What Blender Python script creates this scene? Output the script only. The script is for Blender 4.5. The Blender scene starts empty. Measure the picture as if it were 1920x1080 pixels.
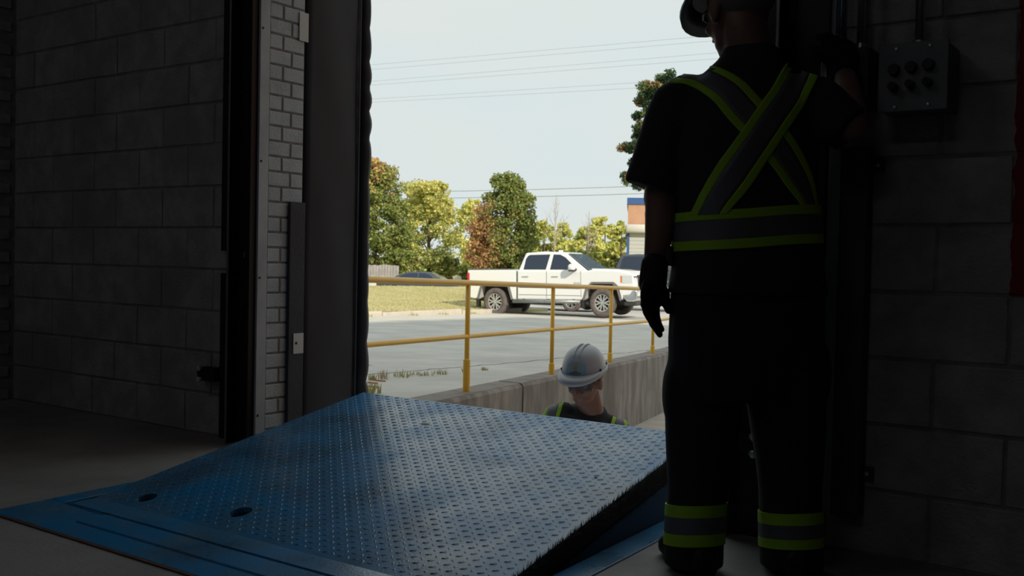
import bpy, bmesh, math, random
import numpy as np
from mathutils import Vector, Matrix
from mathutils.bvhtree import BVHTree

random.seed(7)
scene = bpy.context.scene
C = scene.collection

# ---------------------------------------------------------------- camera
FPX = 1888.0                      # focal length in pixels of the 1920 px frame
YAW, PITCH, ROLL = math.radians(35.3), math.radians(1.53), math.radians(1.2)
EYE = Vector((0.0, -3.11, 0.87))  # world: wall inner face is y = 0, floor is z = 0
RCAM = Matrix.Rotation(YAW, 3, 'Z') @ Matrix.Rotation(math.pi/2 - PITCH, 3, 'X') @ Matrix.Rotation(ROLL, 3, 'Z')
cam_data = bpy.data.cameras.new('camera')
cam_data.sensor_width = 36.0
cam_data.lens = FPX / 1920.0 * 36.0
cam_data.clip_start, cam_data.clip_end = 0.05, 2000
cam = bpy.data.objects.new('camera', cam_data)
C.objects.link(cam)
cam.matrix_world = Matrix.Translation(EYE) @ RCAM.to_4x4()
scene.camera = cam
cam_data.dof.use_dof = True
cam_data.dof.focus_distance = 4.4
cam_data.dof.aperture_fstop = 8.0

# ---------------------------------------------------------------- view, sky and sun
scene.view_settings.view_transform = 'Standard'
scene.view_settings.look = 'None'
scene.view_settings.exposure = 0.0
scene.view_settings.gamma = 1.0
scene.view_settings.use_curve_mapping = False

world = bpy.data.worlds.new('sky')
scene.world = world
world.use_nodes = True
wn, wl = world.node_tree.nodes, world.node_tree.links
wn.clear()
w_out = wn.new('ShaderNodeOutputWorld')
w_bg = wn.new('ShaderNodeBackground')
w_tc = wn.new('ShaderNodeTexCoord')
w_map = wn.new('ShaderNodeMapping')
w_map.inputs['Scale'].default_value = (1.0, 1.0, 4.0)
w_noise = wn.new('ShaderNodeTexNoise')
w_noise.inputs['Scale'].default_value = 2.2
w_noise.inputs['Detail'].default_value = 3.0
w_noise.inputs['Roughness'].default_value = 0.45
w_ramp = wn.new('ShaderNodeValToRGB')
w_ramp.color_ramp.elements[0].position = 0.40
w_ramp.color_ramp.elements[0].color = (0.69, 0.775, 0.785, 1)
w_ramp.color_ramp.elements[1].position = 0.56
w_ramp.color_ramp.elements[1].color = (0.735, 0.785, 0.76, 1)
wl.new(w_tc.outputs['Generated'], w_map.inputs['Vector'])
wl.new(w_map.outputs['Vector'], w_noise.inputs['Vector'])
wl.new(w_noise.outputs['Fac'], w_ramp.inputs['Fac'])
wl.new(w_ramp.outputs['Color'], w_bg.inputs['Color'])
wl.new(w_bg.outputs['Background'], w_out.inputs['Surface'])
w_bg.inputs['Strength'].default_value = 1.0

sun_data = bpy.data.lights.new('sun', 'SUN')
sun_data.energy = 3.8
sun_data.angle = math.radians(1.2)
sun_data.color = (1.0, 0.90, 0.74)
sun = bpy.data.objects.new('sun', sun_data)
C.objects.link(sun)
SUN_DIR = Vector((0.80, -0.36, 0.48)).normalized()      # towards the sun
sun.rotation_euler = SUN_DIR.to_track_quat('Z', 'Y').to_euler()
sun.location = (20, -20, 30)

# ---------------------------------------------------------------- measuring helpers
FWD = Vector((-math.sin(YAW), math.cos(YAW), 0))
RGT = Vector((math.cos(YAW), math.sin(YAW), 0))
UP = Vector((0, 0, 1))
def ray(px, py):
    return RCAM @ Vector(((px-960)/FPX, -(py-540)/FPX, -1))
def at(px, py, depth):            # the point seen at a pixel, a given distance ahead
    d = ray(px, py)
    return EYE + d * (depth / d.dot(FWD))
def onz(px, py, z):               # the point seen at a pixel on the level z
    d = ray(px, py)
    return EYE + d * ((z-EYE.z)/d.z)
def plan(X, Z):                   # X to the right, Z ahead of the camera -> world x, y
    p = EYE + RGT*X + FWD*Z
    return p.x, p.y

# ---------------------------------------------------------------- materials
MATS = {}
def pbr(name, col, rough=0.6, metal=0.0, col2=None, scale=6.0, lo=0.4, hi=0.65, bump=0.0, bscale=40.0,
        rough2=None, stretch=None, spec=None, coat=0.0, detail=5.0, world_space=False, col3=None, scale3=1.5):
    m = bpy.data.materials.new(name); m.use_nodes = True
    nt = m.node_tree; n, l = nt.nodes, nt.links
    b = n['Principled BSDF']
    b.inputs['Base Color'].default_value = (*col, 1)
    b.inputs['Roughness'].default_value = rough
    b.inputs['Metallic'].default_value = metal
    if spec is not None: b.inputs['Specular IOR Level'].default_value = spec
    if coat: b.inputs['Coat Weight'].default_value = coat; b.inputs['Coat Roughness'].default_value = 0.06
    src = None
    if col2 or bump or rough2 is not None:
        if world_space:
            g = n.new('ShaderNodeNewGeometry'); src = g.outputs['Position']
        else:
            g = n.new('ShaderNodeTexCoord'); src = g.outputs['Object']
        if stretch:
            mp = n.new('ShaderNodeMapping'); mp.inputs['Scale'].default_value = stretch
            l.new(src, mp.inputs['Vector']); src = mp.outputs['Vector']
    if col2 or rough2 is not None:
        t = n.new('ShaderNodeTexNoise'); t.inputs['Scale'].default_value = scale; t.inputs['Detail'].default_value = detail
        t.inputs['Roughness'].default_value = 0.62
        l.new(src, t.inputs['Vector'])
        mr = n.new('ShaderNodeMapRange'); mr.inputs['From Min'].default_value = lo; mr.inputs['From Max'].default_value = hi
        l.new(t.outputs['Fac'], mr.inputs['Value'])
        if col2:
            mx = n.new('ShaderNodeMix'); mx.data_type = 'RGBA'
            mx.inputs['A'].default_value = (*col, 1); mx.inputs['B'].default_value = (*col2, 1)
            l.new(mr.outputs['Result'], mx.inputs['Factor'])
            outc = mx.outputs['Result']
            if col3:
                t3 = n.new('ShaderNodeTexNoise'); t3.inputs['Scale'].default_value = scale3; t3.inputs['Detail'].default_value = 4
                l.new(src, t3.inputs['Vector'])
                mr3 = n.new('ShaderNodeMapRange'); mr3.inputs['From Min'].default_value = 0.5; mr3.inputs['From Max'].default_value = 0.68
                l.new(t3.outputs['Fac'], mr3.inputs['Value'])
                mx3 = n.new('ShaderNodeMix'); mx3.data_type = 'RGBA'
                l.new(outc, mx3.inputs['A']); mx3.inputs['B'].default_value = (*col3, 1)
                l.new(mr3.outputs['Result'], mx3.inputs['Factor'])
                outc = mx3.outputs['Result']
            l.new(outc, b.inputs['Base Color'])
        if rough2 is not None:
            m2 = n.new('ShaderNodeMapRange'); m2.inputs['To Min'].default_value = rough; m2.inputs['To Max'].default_value = rough2
            m2.inputs['From Min'].default_value = lo; m2.inputs['From Max'].default_value = hi
            l.new(t.outputs['Fac'], m2.inputs['Value']); l.new(m2.outputs['Result'], b.inputs['Roughness'])
    if bump:
        tb = n.new('ShaderNodeTexNoise'); tb.inputs['Scale'].default_value = bscale; tb.inputs['Detail'].default_value = 3
        l.new(src, tb.inputs['Vector'])
        bp = n.new('ShaderNodeBump'); bp.inputs['Strength'].default_value = bump; bp.inputs['Distance'].default_value = 0.01
        l.new(tb.outputs['Fac'], bp.inputs['Height']); l.new(bp.outputs['Normal'], b.inputs['Normal'])
    MATS[name] = m
    return m

def leafmat(name, trans=0.3, rough=0.7):
    m = bpy.data.materials.new(name); m.use_nodes = True
    n, l = m.node_tree.nodes, m.node_tree.links
    b = n['Principled BSDF']; b.inputs['Roughness'].default_value = rough; b.inputs['Specular IOR Level'].default_value = 0.2
    a = n.new('ShaderNodeAttribute'); a.attribute_name = 'Col'
    tr = n.new('ShaderNodeBsdfTranslucent'); mix = n.new('ShaderNodeMixShader'); mix.inputs['Fac'].default_value = trans
    l.new(a.outputs['Color'], b.inputs['Base Color']); l.new(a.outputs['Color'], tr.inputs['Color'])
    l.new(b.outputs['BSDF'], mix.inputs[1]); l.new(tr.outputs['BSDF'], mix.inputs[2])
    l.new(mix.outputs['Shader'], n['Material Output'].inputs['Surface'])
    MATS[name] = m
    return m

def glassmat(name, tint=(0.9, 0.95, 0.95), alpha=0.25, rough=0.05):
    m = bpy.data.materials.new(name); m.use_nodes = True
    n, l = m.node_tree.nodes, m.node_tree.links
    b = n['Principled BSDF']; b.inputs['Base Color'].default_value = (*tint, 1); b.inputs['Roughness'].default_value = rough
    tr = n.new('ShaderNodeBsdfTransparent'); tr.inputs['Color'].default_value = (*tint, 1)
    mix = n.new('ShaderNodeMixShader'); mix.inputs['Fac'].default_value = alpha
    l.new(tr.outputs['BSDF'], mix.inputs[1]); l.new(b.outputs['BSDF'], mix.inputs[2])
    l.new(mix.outputs['Shader'], n['Material Output'].inputs['Surface'])
    MATS[name] = m
    return m

# ---------------------------------------------------------------- mesh helpers
class MB:
    def __init__(self): self.v, self.f = [], []
    def add(self, vs, fs):
        o = len(self.v); self.v += [tuple(p) for p in vs]; self.f += [tuple(i+o for i in f) for f in fs]; return self
    def box(self, x0, x1, y0, y1, z0, z1):
        return self.add([(x0,y0,z0),(x1,y0,z0),(x1,y1,z0),(x0,y1,z0),(x0,y0,z1),(x1,y0,z1),(x1,y1,z1),(x0,y1,z1)],
                        [(0,3,2,1),(4,5,6,7),(0,1,5,4),(1,2,6,5),(2,3,7,6),(3,0,4,7)])
    def cbox(self, x0, x1, y0, y1, z0, z1, c=0.006):     # box with chamfered edges all round
        xs, ys, zs = (x0, x0+c, x1-c, x1), (y0, y0+c, y1-c, y1), (z0, z0+c, z1-c, z1)
        bm = bmesh.new()
        bmesh.ops.create_cube(bm, size=1, matrix=Matrix.Translation(((x0+x1)/2,(y0+y1)/2,(z0+z1)/2)) @ Matrix.Diagonal((x1-x0,y1-y0,z1-z0,1)))
        bmesh.ops.bevel(bm, geom=bm.edges[:], offset=c, segments=1, affect='EDGES')
        return self.addbm(bm)
    def addbm(self, bm, mat=None):
        bm.verts.index_update()
        vs = [(mat @ v.co if mat else v.co) for v in bm.verts]
        self.add(vs, [[v.index for v in f.verts] for f in bm.faces]); bm.free(); return self
    def cyl(self, a, b, r0, r1=None, seg=16, cap=True):
        r1 = r0 if r1 is None else r1
        a, b = Vector(a), Vector(b); d = (b-a).normalized()
        u = d.orthogonal().normalized(); w = d.cross(u)
        vs = []
        for (c, r) in ((a, r0), (b, r1)):
            for i in range(seg):
                t = 2*math.pi*i/seg; vs.append(c + (u*math.cos(t)+w*math.sin(t))*r)
        fs = [(i, (i+1)%seg, seg+(i+1)%seg, seg+i) for i in range(seg)]
        if cap: fs += [tuple(range(seg-1,-1,-1)), tuple(range(seg, 2*seg))]
        return self.add(vs, fs)
    def tube(self, pts, r, seg=10, cap=True):
        pts = [Vector(p) for p in pts]; rs = r if isinstance(r, (list, tuple)) else [r]*len(pts)
        rings, u = [], None
        for i, p in enumerate(pts):
            d = (pts[min(i+1, len(pts)-1)] - pts[max(i-1, 0)]).normalized()
            u = d.orthogonal().normalized() if u is None else (u - d*u.dot(d)).normalized()
            w = d.cross(u)
            rings.append([p + (u*math.cos(2*math.pi*k/seg)+w*math.sin(2*math.pi*k/seg))*rs[i] for k in range(seg)])
        return self.loft(rings, cap)
    def loft(self, rings, cap=True):
        n = len(rings[0]); vs = [p for r in rings for p in r]; fs = []
        for j in range(len(rings)-1):
            for i in range(n):
                fs.append((j*n+i, j*n+(i+1)%n, (j+1)*n+(i+1)%n, (j+1)*n+i))
        if cap:
            fs += [tuple(range(n-1,-1,-1)), tuple(range((len(rings)-1)*n, len(rings)*n))]
        return self.add(vs, fs)
    def ell(self, c, r, rot=None, seg=16, ringn=10):
        c = Vector(c); rings = []
        rot = rot or Matrix.Identity(3)
        vs, fs = [], []
        for j in range(1, ringn):
            ph = math.pi*j/ringn
            for i in range(seg):
                t = 2*math.pi*i/seg
                vs.append(c + rot @ Vector((r[0]*math.sin(ph)*math.cos(t), r[1]*math.sin(ph)*math.sin(t), r[2]*math.cos(ph))))
        top, bot = len(vs), len(vs)+1
        vs += [c + rot @ Vector((0,0,r[2])), c - rot @ Vector((0,0,r[2]))]
        for j in range(ringn-2):
            for i in range(seg): fs.append((j*seg+i, (j+1)*seg+i, (j+1)*seg+(i+1)%seg, j*seg+(i+1)%seg))
        for i in range(seg):
            fs.append((top, i, (i+1)%seg)); fs.append((bot, (ringn-2)*seg+(i+1)%seg, (ringn-2)*seg+i))
        return self.add(vs, fs)
    def caps(self, a, b, r0, r1, seg=14):                # tapered limb with round ends
        a, b = Vector(a), Vector(b)
        self.cyl(a, b, r0, r1, seg); self.ell(a, (r0,)*3, seg=seg, ringn=8); self.ell(b, (r1,)*3, seg=seg, ringn=8); return self
    def prism(self, poly, fn0, fn1):                     # polygon of 2-D points mapped by two functions
        n = len(poly); vs = [fn0(*p) for p in poly] + [fn1(*p) for p in poly]
        fs = [(i, (i+1)%n, n+(i+1)%n, n+i) for i in range(n)] + [tuple(range(n-1,-1,-1)), tuple(range(n, 2*n))]
        return self.add(vs, fs)
    def mesh(self, name, mat=None, smooth=False):
        me = bpy.data.meshes.new(name); me.from_pydata([tuple(p) for p in self.v], [], self.f)
        bm = bmesh.new(); bm.from_mesh(me); bmesh.ops.recalc_face_normals(bm, faces=bm.faces); bm.to_mesh(me); bm.free()
        if mat: me.materials.append(MATS[mat] if isinstance(mat, str) else mat)
        if smooth: me.polygons.foreach_set('use_smooth', [True]*len(me.polygons))
        return me
    def build(self, name, mat, parent=None, smooth=False, bevel=0.0, seg=2, autosmooth=None):
        return link(name, self.mesh(name, mat, smooth), parent, bevel, seg)
def link(name, data, parent=None, bevel=0.0, seg=2):
    o = bpy.data.objects.new(name, data); C.objects.link(o)
    if parent is not None: o.parent = parent
    if bevel:
        b = o.modifiers.new('bevel', 'BEVEL'); b.width = bevel; b.segments = seg; b.limit_method = 'ANGLE'; b.angle_limit = math.radians(35)
        o.data.polygons.foreach_set('use_smooth', [True]*len(o.data.polygons))
        w = o.modifiers.new('normals', 'WEIGHTED_NORMAL'); w.keep_sharp = True
    return o
def empty(name, loc=(0,0,0), rz=0.0):
    o = bpy.data.objects.new(name, None); C.objects.link(o); o.location = loc; o.rotation_euler = (0,0,rz); o.empty_display_size = 0.1
    return o
def tag(o, label, cat, group=None, kind=None):
    o['label'] = label; o['category'] = cat
    if group: o['group'] = group
    if kind: o['kind'] = kind
    return o
def struct(o, label=None, cat=None):
    o['kind'] = 'structure'
    if label: o['label'] = label
    if cat: o['category'] = cat
    return o
def rel(parent, o):               # keep world placement under a placed Empty (parts are given in world coordinates)
    o.parent = parent
    o.matrix_parent_inverse = (Matrix.Translation(parent.location) @ parent.rotation_euler.to_matrix().to_4x4()).inverted()
    return o
def copy_tree(o, parent=None):
    c = o.copy(); C.objects.link(c); c.parent = parent
    if parent is not None: c.matrix_parent_inverse = o.matrix_parent_inverse.copy()
    for ch in o.children: copy_tree(ch, c)
    return c
def fuse(name, mb, mat, voxel, parent, smooth=4, factor=0.5):
    """one continuous surface out of overlapping closed shapes"""
    me = mb.mesh(name)
    o = bpy.data.objects.new('tmp', me); C.objects.link(o)
    r = o.modifiers.new('r', 'REMESH'); r.mode = 'VOXEL'; r.voxel_size = voxel; r.use_smooth_shade = True
    if smooth:
        s = o.modifiers.new('s', 'SMOOTH'); s.iterations = smooth; s.factor = factor
    dg = bpy.context.evaluated_depsgraph_get(); dg.update()
    nm = bpy.data.meshes.new_from_object(o.evaluated_get(dg)); nm.name = name
    bpy.data.objects.remove(o); bpy.data.meshes.remove(me)
    nm.materials.clear(); nm.materials.append(MATS[mat])
    nm.polygons.foreach_set('use_smooth', [True]*len(nm.polygons))
    ob = bpy.data.objects.new(name, nm); C.objects.link(ob)
    if parent is not None: rel(parent, ob)
    return ob
def bvh(o):
    me = o.data
    return BVHTree.FromPolygons([v.co.copy() for v in me.vertices], [tuple(p.vertices) for p in me.polygons])

# ---------------------------------------------------------------- palette
pbr('block', (0.32,0.295,0.295), 0.9, col2=(0.45,0.42,0.42), scale=7, bump=0.5, bscale=90, world_space=True, col3=(0.27,0.25,0.245), scale3=1.7)
pbr('mortar', (0.23,0.215,0.21), 0.95, col2=(0.31,0.29,0.285), scale=14, bump=0.4, bscale=60, world_space=True)
pbr('white_brick', (0.40,0.47,0.53), 0.75, col2=(0.50,0.57,0.62), scale=9, bump=0.35, bscale=120, world_space=True, lo=0.35, hi=0.6)
pbr('brick_mortar', (0.20,0.20,0.20), 0.95, col2=(0.30,0.30,0.30), scale=30, world_space=True)
pbr('floor_concrete', (0.27,0.27,0.265), 0.62, col2=(0.17,0.17,0.17), scale=2.2, lo=0.42, hi=0.75, bump=0.15, bscale=60, rough2=0.75, world_space=True, col3=(0.32,0.315,0.305), scale3=0.8)
pbr('plaster', (0.30,0.29,0.28), 0.9)
pbr('black_steel', (0.012,0.012,0.013), 0.45, 0.0, spec=0.4)
pbr('steel_trim', (0.44,0.50,0.56), 0.5, 0.2, col2=(0.36,0.41,0.46), scale=5, rough2=0.6)
pbr('galv', (0.30,0.32,0.32), 0.45, 0.6, col2=(0.22,0.24,0.24), scale=12)
pbr('grey_plate', (0.26,0.28,0.29), 0.75, col2=(0.21,0.23,0.24), scale=9)
pbr('dark_steel', (0.06,0.055,0.055), 0.55, 0.3, col2=(0.09,0.08,0.075), scale=8)
pbr('bolt', (0.75,0.78,0.8), 0.3, 0.7)
pbr('rubber', (0.022,0.022,0.024), 0.8)
pbr('seal_fabric', (0.009,0.016,0.028), 0.58, col2=(0.013,0.021,0.035), scale=4, bump=0.12, bscale=8)
pbr('board', (0.045,0.052,0.066), 0.7, col2=(0.035,0.04,0.052), scale=6, bump=0.2, bscale=50)
pbr('white_plate', (0.62,0.66,0.68), 0.55)
pbr('blue_paint', (0.005,0.17,0.41), 0.38, 0.0, col2=(0.075,0.19,0.32), scale=4.2, lo=0.42, hi=0.62, rough2=0.20, bump=0.10, bscale=160, world_space=True, col3=(0.035,0.115,0.22), scale3=3.1, spec=0.7, detail=9)
pbr('blue_shaded', (0.004,0.055,0.13), 0.85, spec=0.2)  # darker copy of the deck blue, shade below the deck painted in
pbr('brush', (0.008,0.007,0.006), 0.95)
pbr('rust', (0.085,0.035,0.022), 0.9, col2=(0.05,0.02,0.015), scale=20)
pbr('asphalt', (0.485,0.475,0.44), 0.9, col2=(0.60,0.59,0.55), scale=1.3, lo=0.35, hi=0.7, bump=0.5, bscale=70, world_space=True, col3=(0.455,0.44,0.415), scale3=0.6, detail=9)
pbr('apron', (0.60,0.57,0.50), 0.9, col2=(0.54,0.52,0.46), scale=1.1, bump=0.2, bscale=40, world_space=True)
pbr('pit_concrete', (0.50,0.45,0.39), 0.9, col2=(0.40,0.36,0.32), scale=2, world_space=True)
pbr('old_concrete', (0.20,0.18,0.16), 0.9, col2=(0.42,0.385,0.35), scale=3.0, lo=0.40, hi=0.74, stretch=(1.5,1.5,0.38), bump=0.5, bscale=26, world_space=True, col3=(0.13,0.115,0.09), scale3=0.8)
pbr('wall_cap', (0.27,0.245,0.225), 0.95, col2=(0.19,0.165,0.15), scale=4, bump=0.6, bscale=40, world_space=True)
pbr('yellow_paint', (0.83,0.49,0.045), 0.32, col2=(0.76,0.44,0.04), scale=3)
pbr('grass_ground', (0.50,0.44,0.21), 0.95, col2=(0.42,0.40,0.16), scale=0.9, lo=0.4, hi=0.62, world_space=True, col3=(0.56,0.48,0.25), scale3=0.5)
pbr('far_ground', (0.16,0.19,0.07), 0.95, col2=(0.24,0.24,0.10), scale=0.3, world_space=True)
pbr('curb', (0.56,0.50,0.43), 0.9, col2=(0.47,0.42,0.36), scale=3)
pbr('street', (0.22,0.22,0.22), 0.9)
pbr('white_paint', (0.80,0.81,0.80), 0.28, coat=0.6)
pbr('dark_paint', (0.055,0.065,0.085), 0.25, 0.2, coat=0.8)
pbr('navy_paint', (0.05,0.065,0.095), 0.25, 0.2, coat=0.8)
pbr('car_glass', (0.018,0.03,0.055), 0.05, spec=0.6)
pbr('windshield', (0.10,0.14,0.18), 0.06, spec=0.9)
pbr('chrome', (0.75,0.76,0.77), 0.12, 1.0)
pbr('alloy', (0.58,0.58,0.56), 0.3, 0.75)
pbr('tyre', (0.10,0.085,0.08), 0.9, col2=(0.15,0.125,0.115), scale=8)
pbr('black_plastic', (0.035,0.034,0.034), 0.6)
pbr('grey_plastic', (0.16,0.15,0.145), 0.7)
pbr('seam', (0.10,0.13,0.13), 0.8)
pbr('red_lens', (0.55,0.02,0.03), 0.2)
pbr('orange_lens', (0.8,0.22,0.02), 0.25)
pbr('lamp_glass', (0.62,0.66,0.67), 0.12, spec=0.8)
pbr('bark', (0.15,0.11,0.08), 0.95, col2=(0.09,0.07,0.05), scale=10)
pbr('pale_bark', (0.46,0.40,0.36), 0.95)
leafmat('leaf', 0.42); leafmat('needle', 0.15); leafmat('grass_blade', 0.3)
pbr('far_brick', (0.52,0.30,0.19), 0.9, col2=(0.47,0.26,0.165), scale=2)
pbr('blue_metal', (0.035,0.10,0.28), 0.5)
pbr('shutter', (0.47,0.48,0.46), 0.6)
pbr('cream', (0.62,0.60,0.55), 0.7)
pbr('far_letter', (0.16,0.10,0.08), 0.7)
pbr('fence_wood', (0.40,0.37,0.36), 0.9, col2=(0.30,0.28,0.27), scale=2)
pbr('pale_cover', (0.52,0.56,0.52), 0.8, col2=(0.40,0.43,0.38), scale=2)
pbr('chair_white', (0.75,0.74,0.70), 0.6)
pbr('wire', (0.20,0.23,0.24), 0.6)
pbr('wire_pale', (0.42,0.43,0.42), 0.6)
pbr('shirt', (0.020,0.022,0.029), 0.9, col2=(0.025,0.027,0.035), scale=14, bump=0.35, bscale=14)
pbr('trousers', (0.016,0.016,0.019), 0.9, bump=0.4, bscale=12)
pbr('glove', (0.010,0.010,0.011), 0.8, bump=0.2, bscale=50)
pbr('boot', (0.010,0.009,0.008), 0.6)
pbr('skin', (0.24,0.13,0.105), 0.55, col2=(0.20,0.10,0.08), scale=9, bump=0.1, bscale=60)
pbr('hair', (0.16,0.14,0.125), 0.8)
pbr('lime', (0.33,0.59,0.025), 0.6, bump=0.15, bscale=200)
pbr('silver_tape', (0.13,0.135,0.16), 0.5, 0.15, bump=0.2, bscale=160)
pbr('hat_shell', (0.36,0.40,0.45), 0.35)
pbr('hat_dark', (0.045,0.05,0.055), 0.45)
pbr('hat_shaded', (0.055,0.065,0.07), 0.5)  # pale hat darkened, the shadow on its brim put into the colour
pbr('sticker', (0.22,0.33,0.43), 0.5)
pbr('gold', (0.42,0.29,0.06), 0.5)
pbr('ink', (0.03,0.035,0.05), 0.7)
pbr('frame_dark', (0.015,0.015,0.02), 0.4)
glassmat('lens', (0.42,0.47,0.54), 0.15, 0.25)
glassmat('lens_clear', (0.97,0.99,1.0), 0.12)
pbr('eye', (0.5,0.5,0.48), 0.3)
pbr('box_grey', (0.15,0.175,0.18), 0.5, 0.1, col2=(0.125,0.145,0.15), scale=9)
pbr('knob_black', (0.012,0.012,0.013), 0.35)
pbr('conduit', (0.55,0.57,0.58), 0.28, 0.9)
pbr('terracotta', (0.42,0.19,0.12), 0.9)
pbr('crack', (0.16,0.16,0.15), 0.95)
# red paint on the masonry: a stripe with a hard lower edge, painted over the blocks
def add_red(m):
    nt = m.node_tree; n, l = nt.nodes, nt.links; b = n['Principled BSDF']
    old = b.inputs['Base Color'].links[0].from_socket
    g = n.new('ShaderNodeNewGeometry'); s = n.new('ShaderNodeSeparateXYZ'); l.new(g.outputs['Position'], s.inputs[0])
    t = n.new('ShaderNodeTexNoise'); t.inputs['Scale'].default_value = 18; l.new(g.outputs['Position'], t.inputs['Vector'])
    a = n.new('ShaderNodeMath'); a.operation = 'MULTIPLY_ADD'; a.inputs[1].default_value = 0.03; l.new(t.outputs['Fac'], a.inputs[0]); l.new(s.outputs['X'], a.inputs[2])
    gx = n.new('ShaderNodeMath'); gx.operation = 'GREATER_THAN'; gx.inputs[1].default_value = -0.478; l.new(a.outputs[0], gx.inputs[0])
    gz = n.new('ShaderNodeMath'); gz.operation = 'GREATER_THAN'; gz.inputs[1].default_value = 0.80; l.new(s.outputs['Z'], gz.inputs[0])
    mu = n.new('ShaderNodeMath'); mu.operation = 'MULTIPLY'; l.new(gx.outputs[0], mu.inputs[0]); l.new(gz.outputs[0], mu.inputs[1])
    mx = n.new('ShaderNodeMix'); mx.data_type = 'RGBA'; l.new(mu.outputs[0], mx.inputs['Factor']); l.new(old, mx.inputs['A'])
    mx.inputs['B'].default_value = (0.24, 0.010, 0.018, 1); l.new(mx.outputs['Result'], b.inputs['Base Color'])
add_red(MATS['block']); add_red(MATS['mortar'])

# ---------------------------------------------------------------- room shell
OPL, OPR, OPT, WT = -3.60, -1.30, 3.0, 0.225         # door opening left, right, top; wall thickness
XL, XR, YB, ZC = -5.78, 3.4, -9.0, 4.6
PL, PR, PB = -3.365, -1.500, -1.39                     # leveller pit
fl = MB()
SKEW = -0.045                                          # the leveller pit is not quite square to the wall
def skx(x, y): return x + SKEW*(y+0.5)
for poly in ([(XL, YB), (skx(PL, PB), YB), (skx(PL, PB), PB), (skx(PL, WT), WT), (XL, WT)], [(skx(PR, PB), YB), (XR, YB), (XR, WT), (skx(PR, WT), WT), (skx(PR, PB), PB)], [(skx(PL, PB), YB), (skx(PR, PB), YB), (skx(PR, PB), PB), (skx(PL, PB), PB)]):
    fl.prism(poly, lambda x, y: (x, y, -0.18), lambda x, y: (x, y, 0.0))
struct(fl.build('floor', 'floor_concrete'), 'grey stained concrete warehouse floor around the blue dock leveller', 'floor')
pit = MB(); pit.box(PL, PR, PB, WT, -0.62, -0.58)
pit.box(PL-0.05, PL, PB, WT, -0.62, -0.18); pit.box(PR, PR+0.05, PB, WT, -0.62, -0.18); pit.box(PL, PR, PB-0.05, PB, -0.62, -0.18)
pit.v = [(skx(x, y), y, z) for x, y, z in pit.v]
struct(pit.build('floor_pit', 'pit_concrete'), 'concrete pit under the dock leveller deck', 'floor')

wf = MB()
wf.box(XL, OPL, 0.012, WT-0.004, -0.05, ZC); wf.box(OPR, XR, 0.012, WT-0.004, -0.05, ZC); wf.box(OPL, OPR, 0.012, WT-0.004, OPT, ZC)
wf.box(OPL-12, OPR+14, WT-0.004, WT+0.02, OPT+0.9, 6.6)                      # outer facade above the dock
wf.box(OPL-12, OPL-0.32, WT-0.004, WT+0.02, -1.6, OPT+0.9); wf.box(OPR+0.32, OPR+14, WT-0.004, WT+0.02, -1.6, OPT+0.9)
wall = struct(wf.build('wall_front', 'mortar'), 'concrete block wall around the open dock door', 'wall')

def block_mesh(w, h=0.19, d=0.014):
    m = MB(); m.cbox(-w/2, w/2, 0.006, d, -h/2, h/2, 0.004); return m.mesh('concrete_block', 'block')
bcache = {}
def lay_blocks(x0, x1, phase, rows):
    for k in rows:
        ph = phase + (0.2 if k % 2 else 0.0)
        j = math.floor((x0-ph)/0.4)
        while ph + j*0.4 < x1:
            a, b = max(ph+j*0.4, x0), min(ph+(j+1)*0.4, x1); j += 1
            w = round(b-a-0.010, 3)
            if w < 0.03: continue
            if w not in bcache: bcache[w] = block_mesh(w)
            o = link('concrete_block', bcache[w], wall)
            o.location = ((a+b)/2, random.uniform(-0.0015, 0.0015), 0.2*k+0.1)
lay_blocks(XL+0.004, OPL-0.01, -3.97-0.2, range(0, 12))
lay_blocks(OPR+0.01, 0.75, -0.69, range(0, 11))

# white painted bricks lining the left reveal of the opening
brc = {}
for k in range(0, 34):
    z = 0.070*k + 0.002
    lens = (0.136, 0.083) if k % 2 else (0.083, 0.136)
    y = 0.004
    for L in lens:
        y1 = min(y+L, WT)
        key = round(y1-y-0.009, 4)
        if key not in brc:
            m = MB(); m.cbox(0, 0.012, -key/2, key/2, -0.0302, 0.0302, 0.003); brc[key] = m.mesh('brick', 'white_brick')
        o = link('brick', brc[key], wall)
        o.location = (OPL+0.001, (y+y1)/2, z+0.033); y = y1
rm = MB(); rm.box(OPL-0.003, OPL+0.0085, 0.0, WT-0.004, 0, 2.3)
rm.build('reveal_mortar', 'brick_mortar', wall)

wl_ = MB(); wl_.box(XL-0.2, XL, YB, WT, 0, ZC)
wleft = struct(wl_.build('wall_left', 'mortar'), 'dark brick side wall at the end of the block wall', 'wall')
bm_ = MB(); bm_.cbox(-0.0, 0.012, -0.1, 0.1, -0.0285, 0.0285, 0.003); sb = bm_.mesh('brick', 'block')
for k in range(0, 36):
    for j in range(4):
        o = link('brick', sb, wleft); o.location = (XL-0.002, -0.12-0.21*j-(0.1 if k % 2 else 0), 0.0665*k+0.033)
w_ = MB(); w_.box(XR, XR+0.2, YB, WT, 0, ZC)
struct(w_.build('wall_right', 'plaster'), 'plain side wall on the far right of the room', 'wall')
w_ = MB()                                                                      
w_.box(XL, XR, YB-0.2, YB, 0, ZC)
struct(w_.build('wall_back', 'plaster'), 'plain back wall of the dock room', 'wall')
w_ = MB(); w_.box(3.2, 16, WT+0.02, 11.8, -2.0, 11.0)  # unseen block added so that its shadow falls across the yard
struct(w_.build('wall_shade_wing', 'far_brick'), 'tall unseen wing added to throw shade over the asphalt yard', 'wall')
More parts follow.
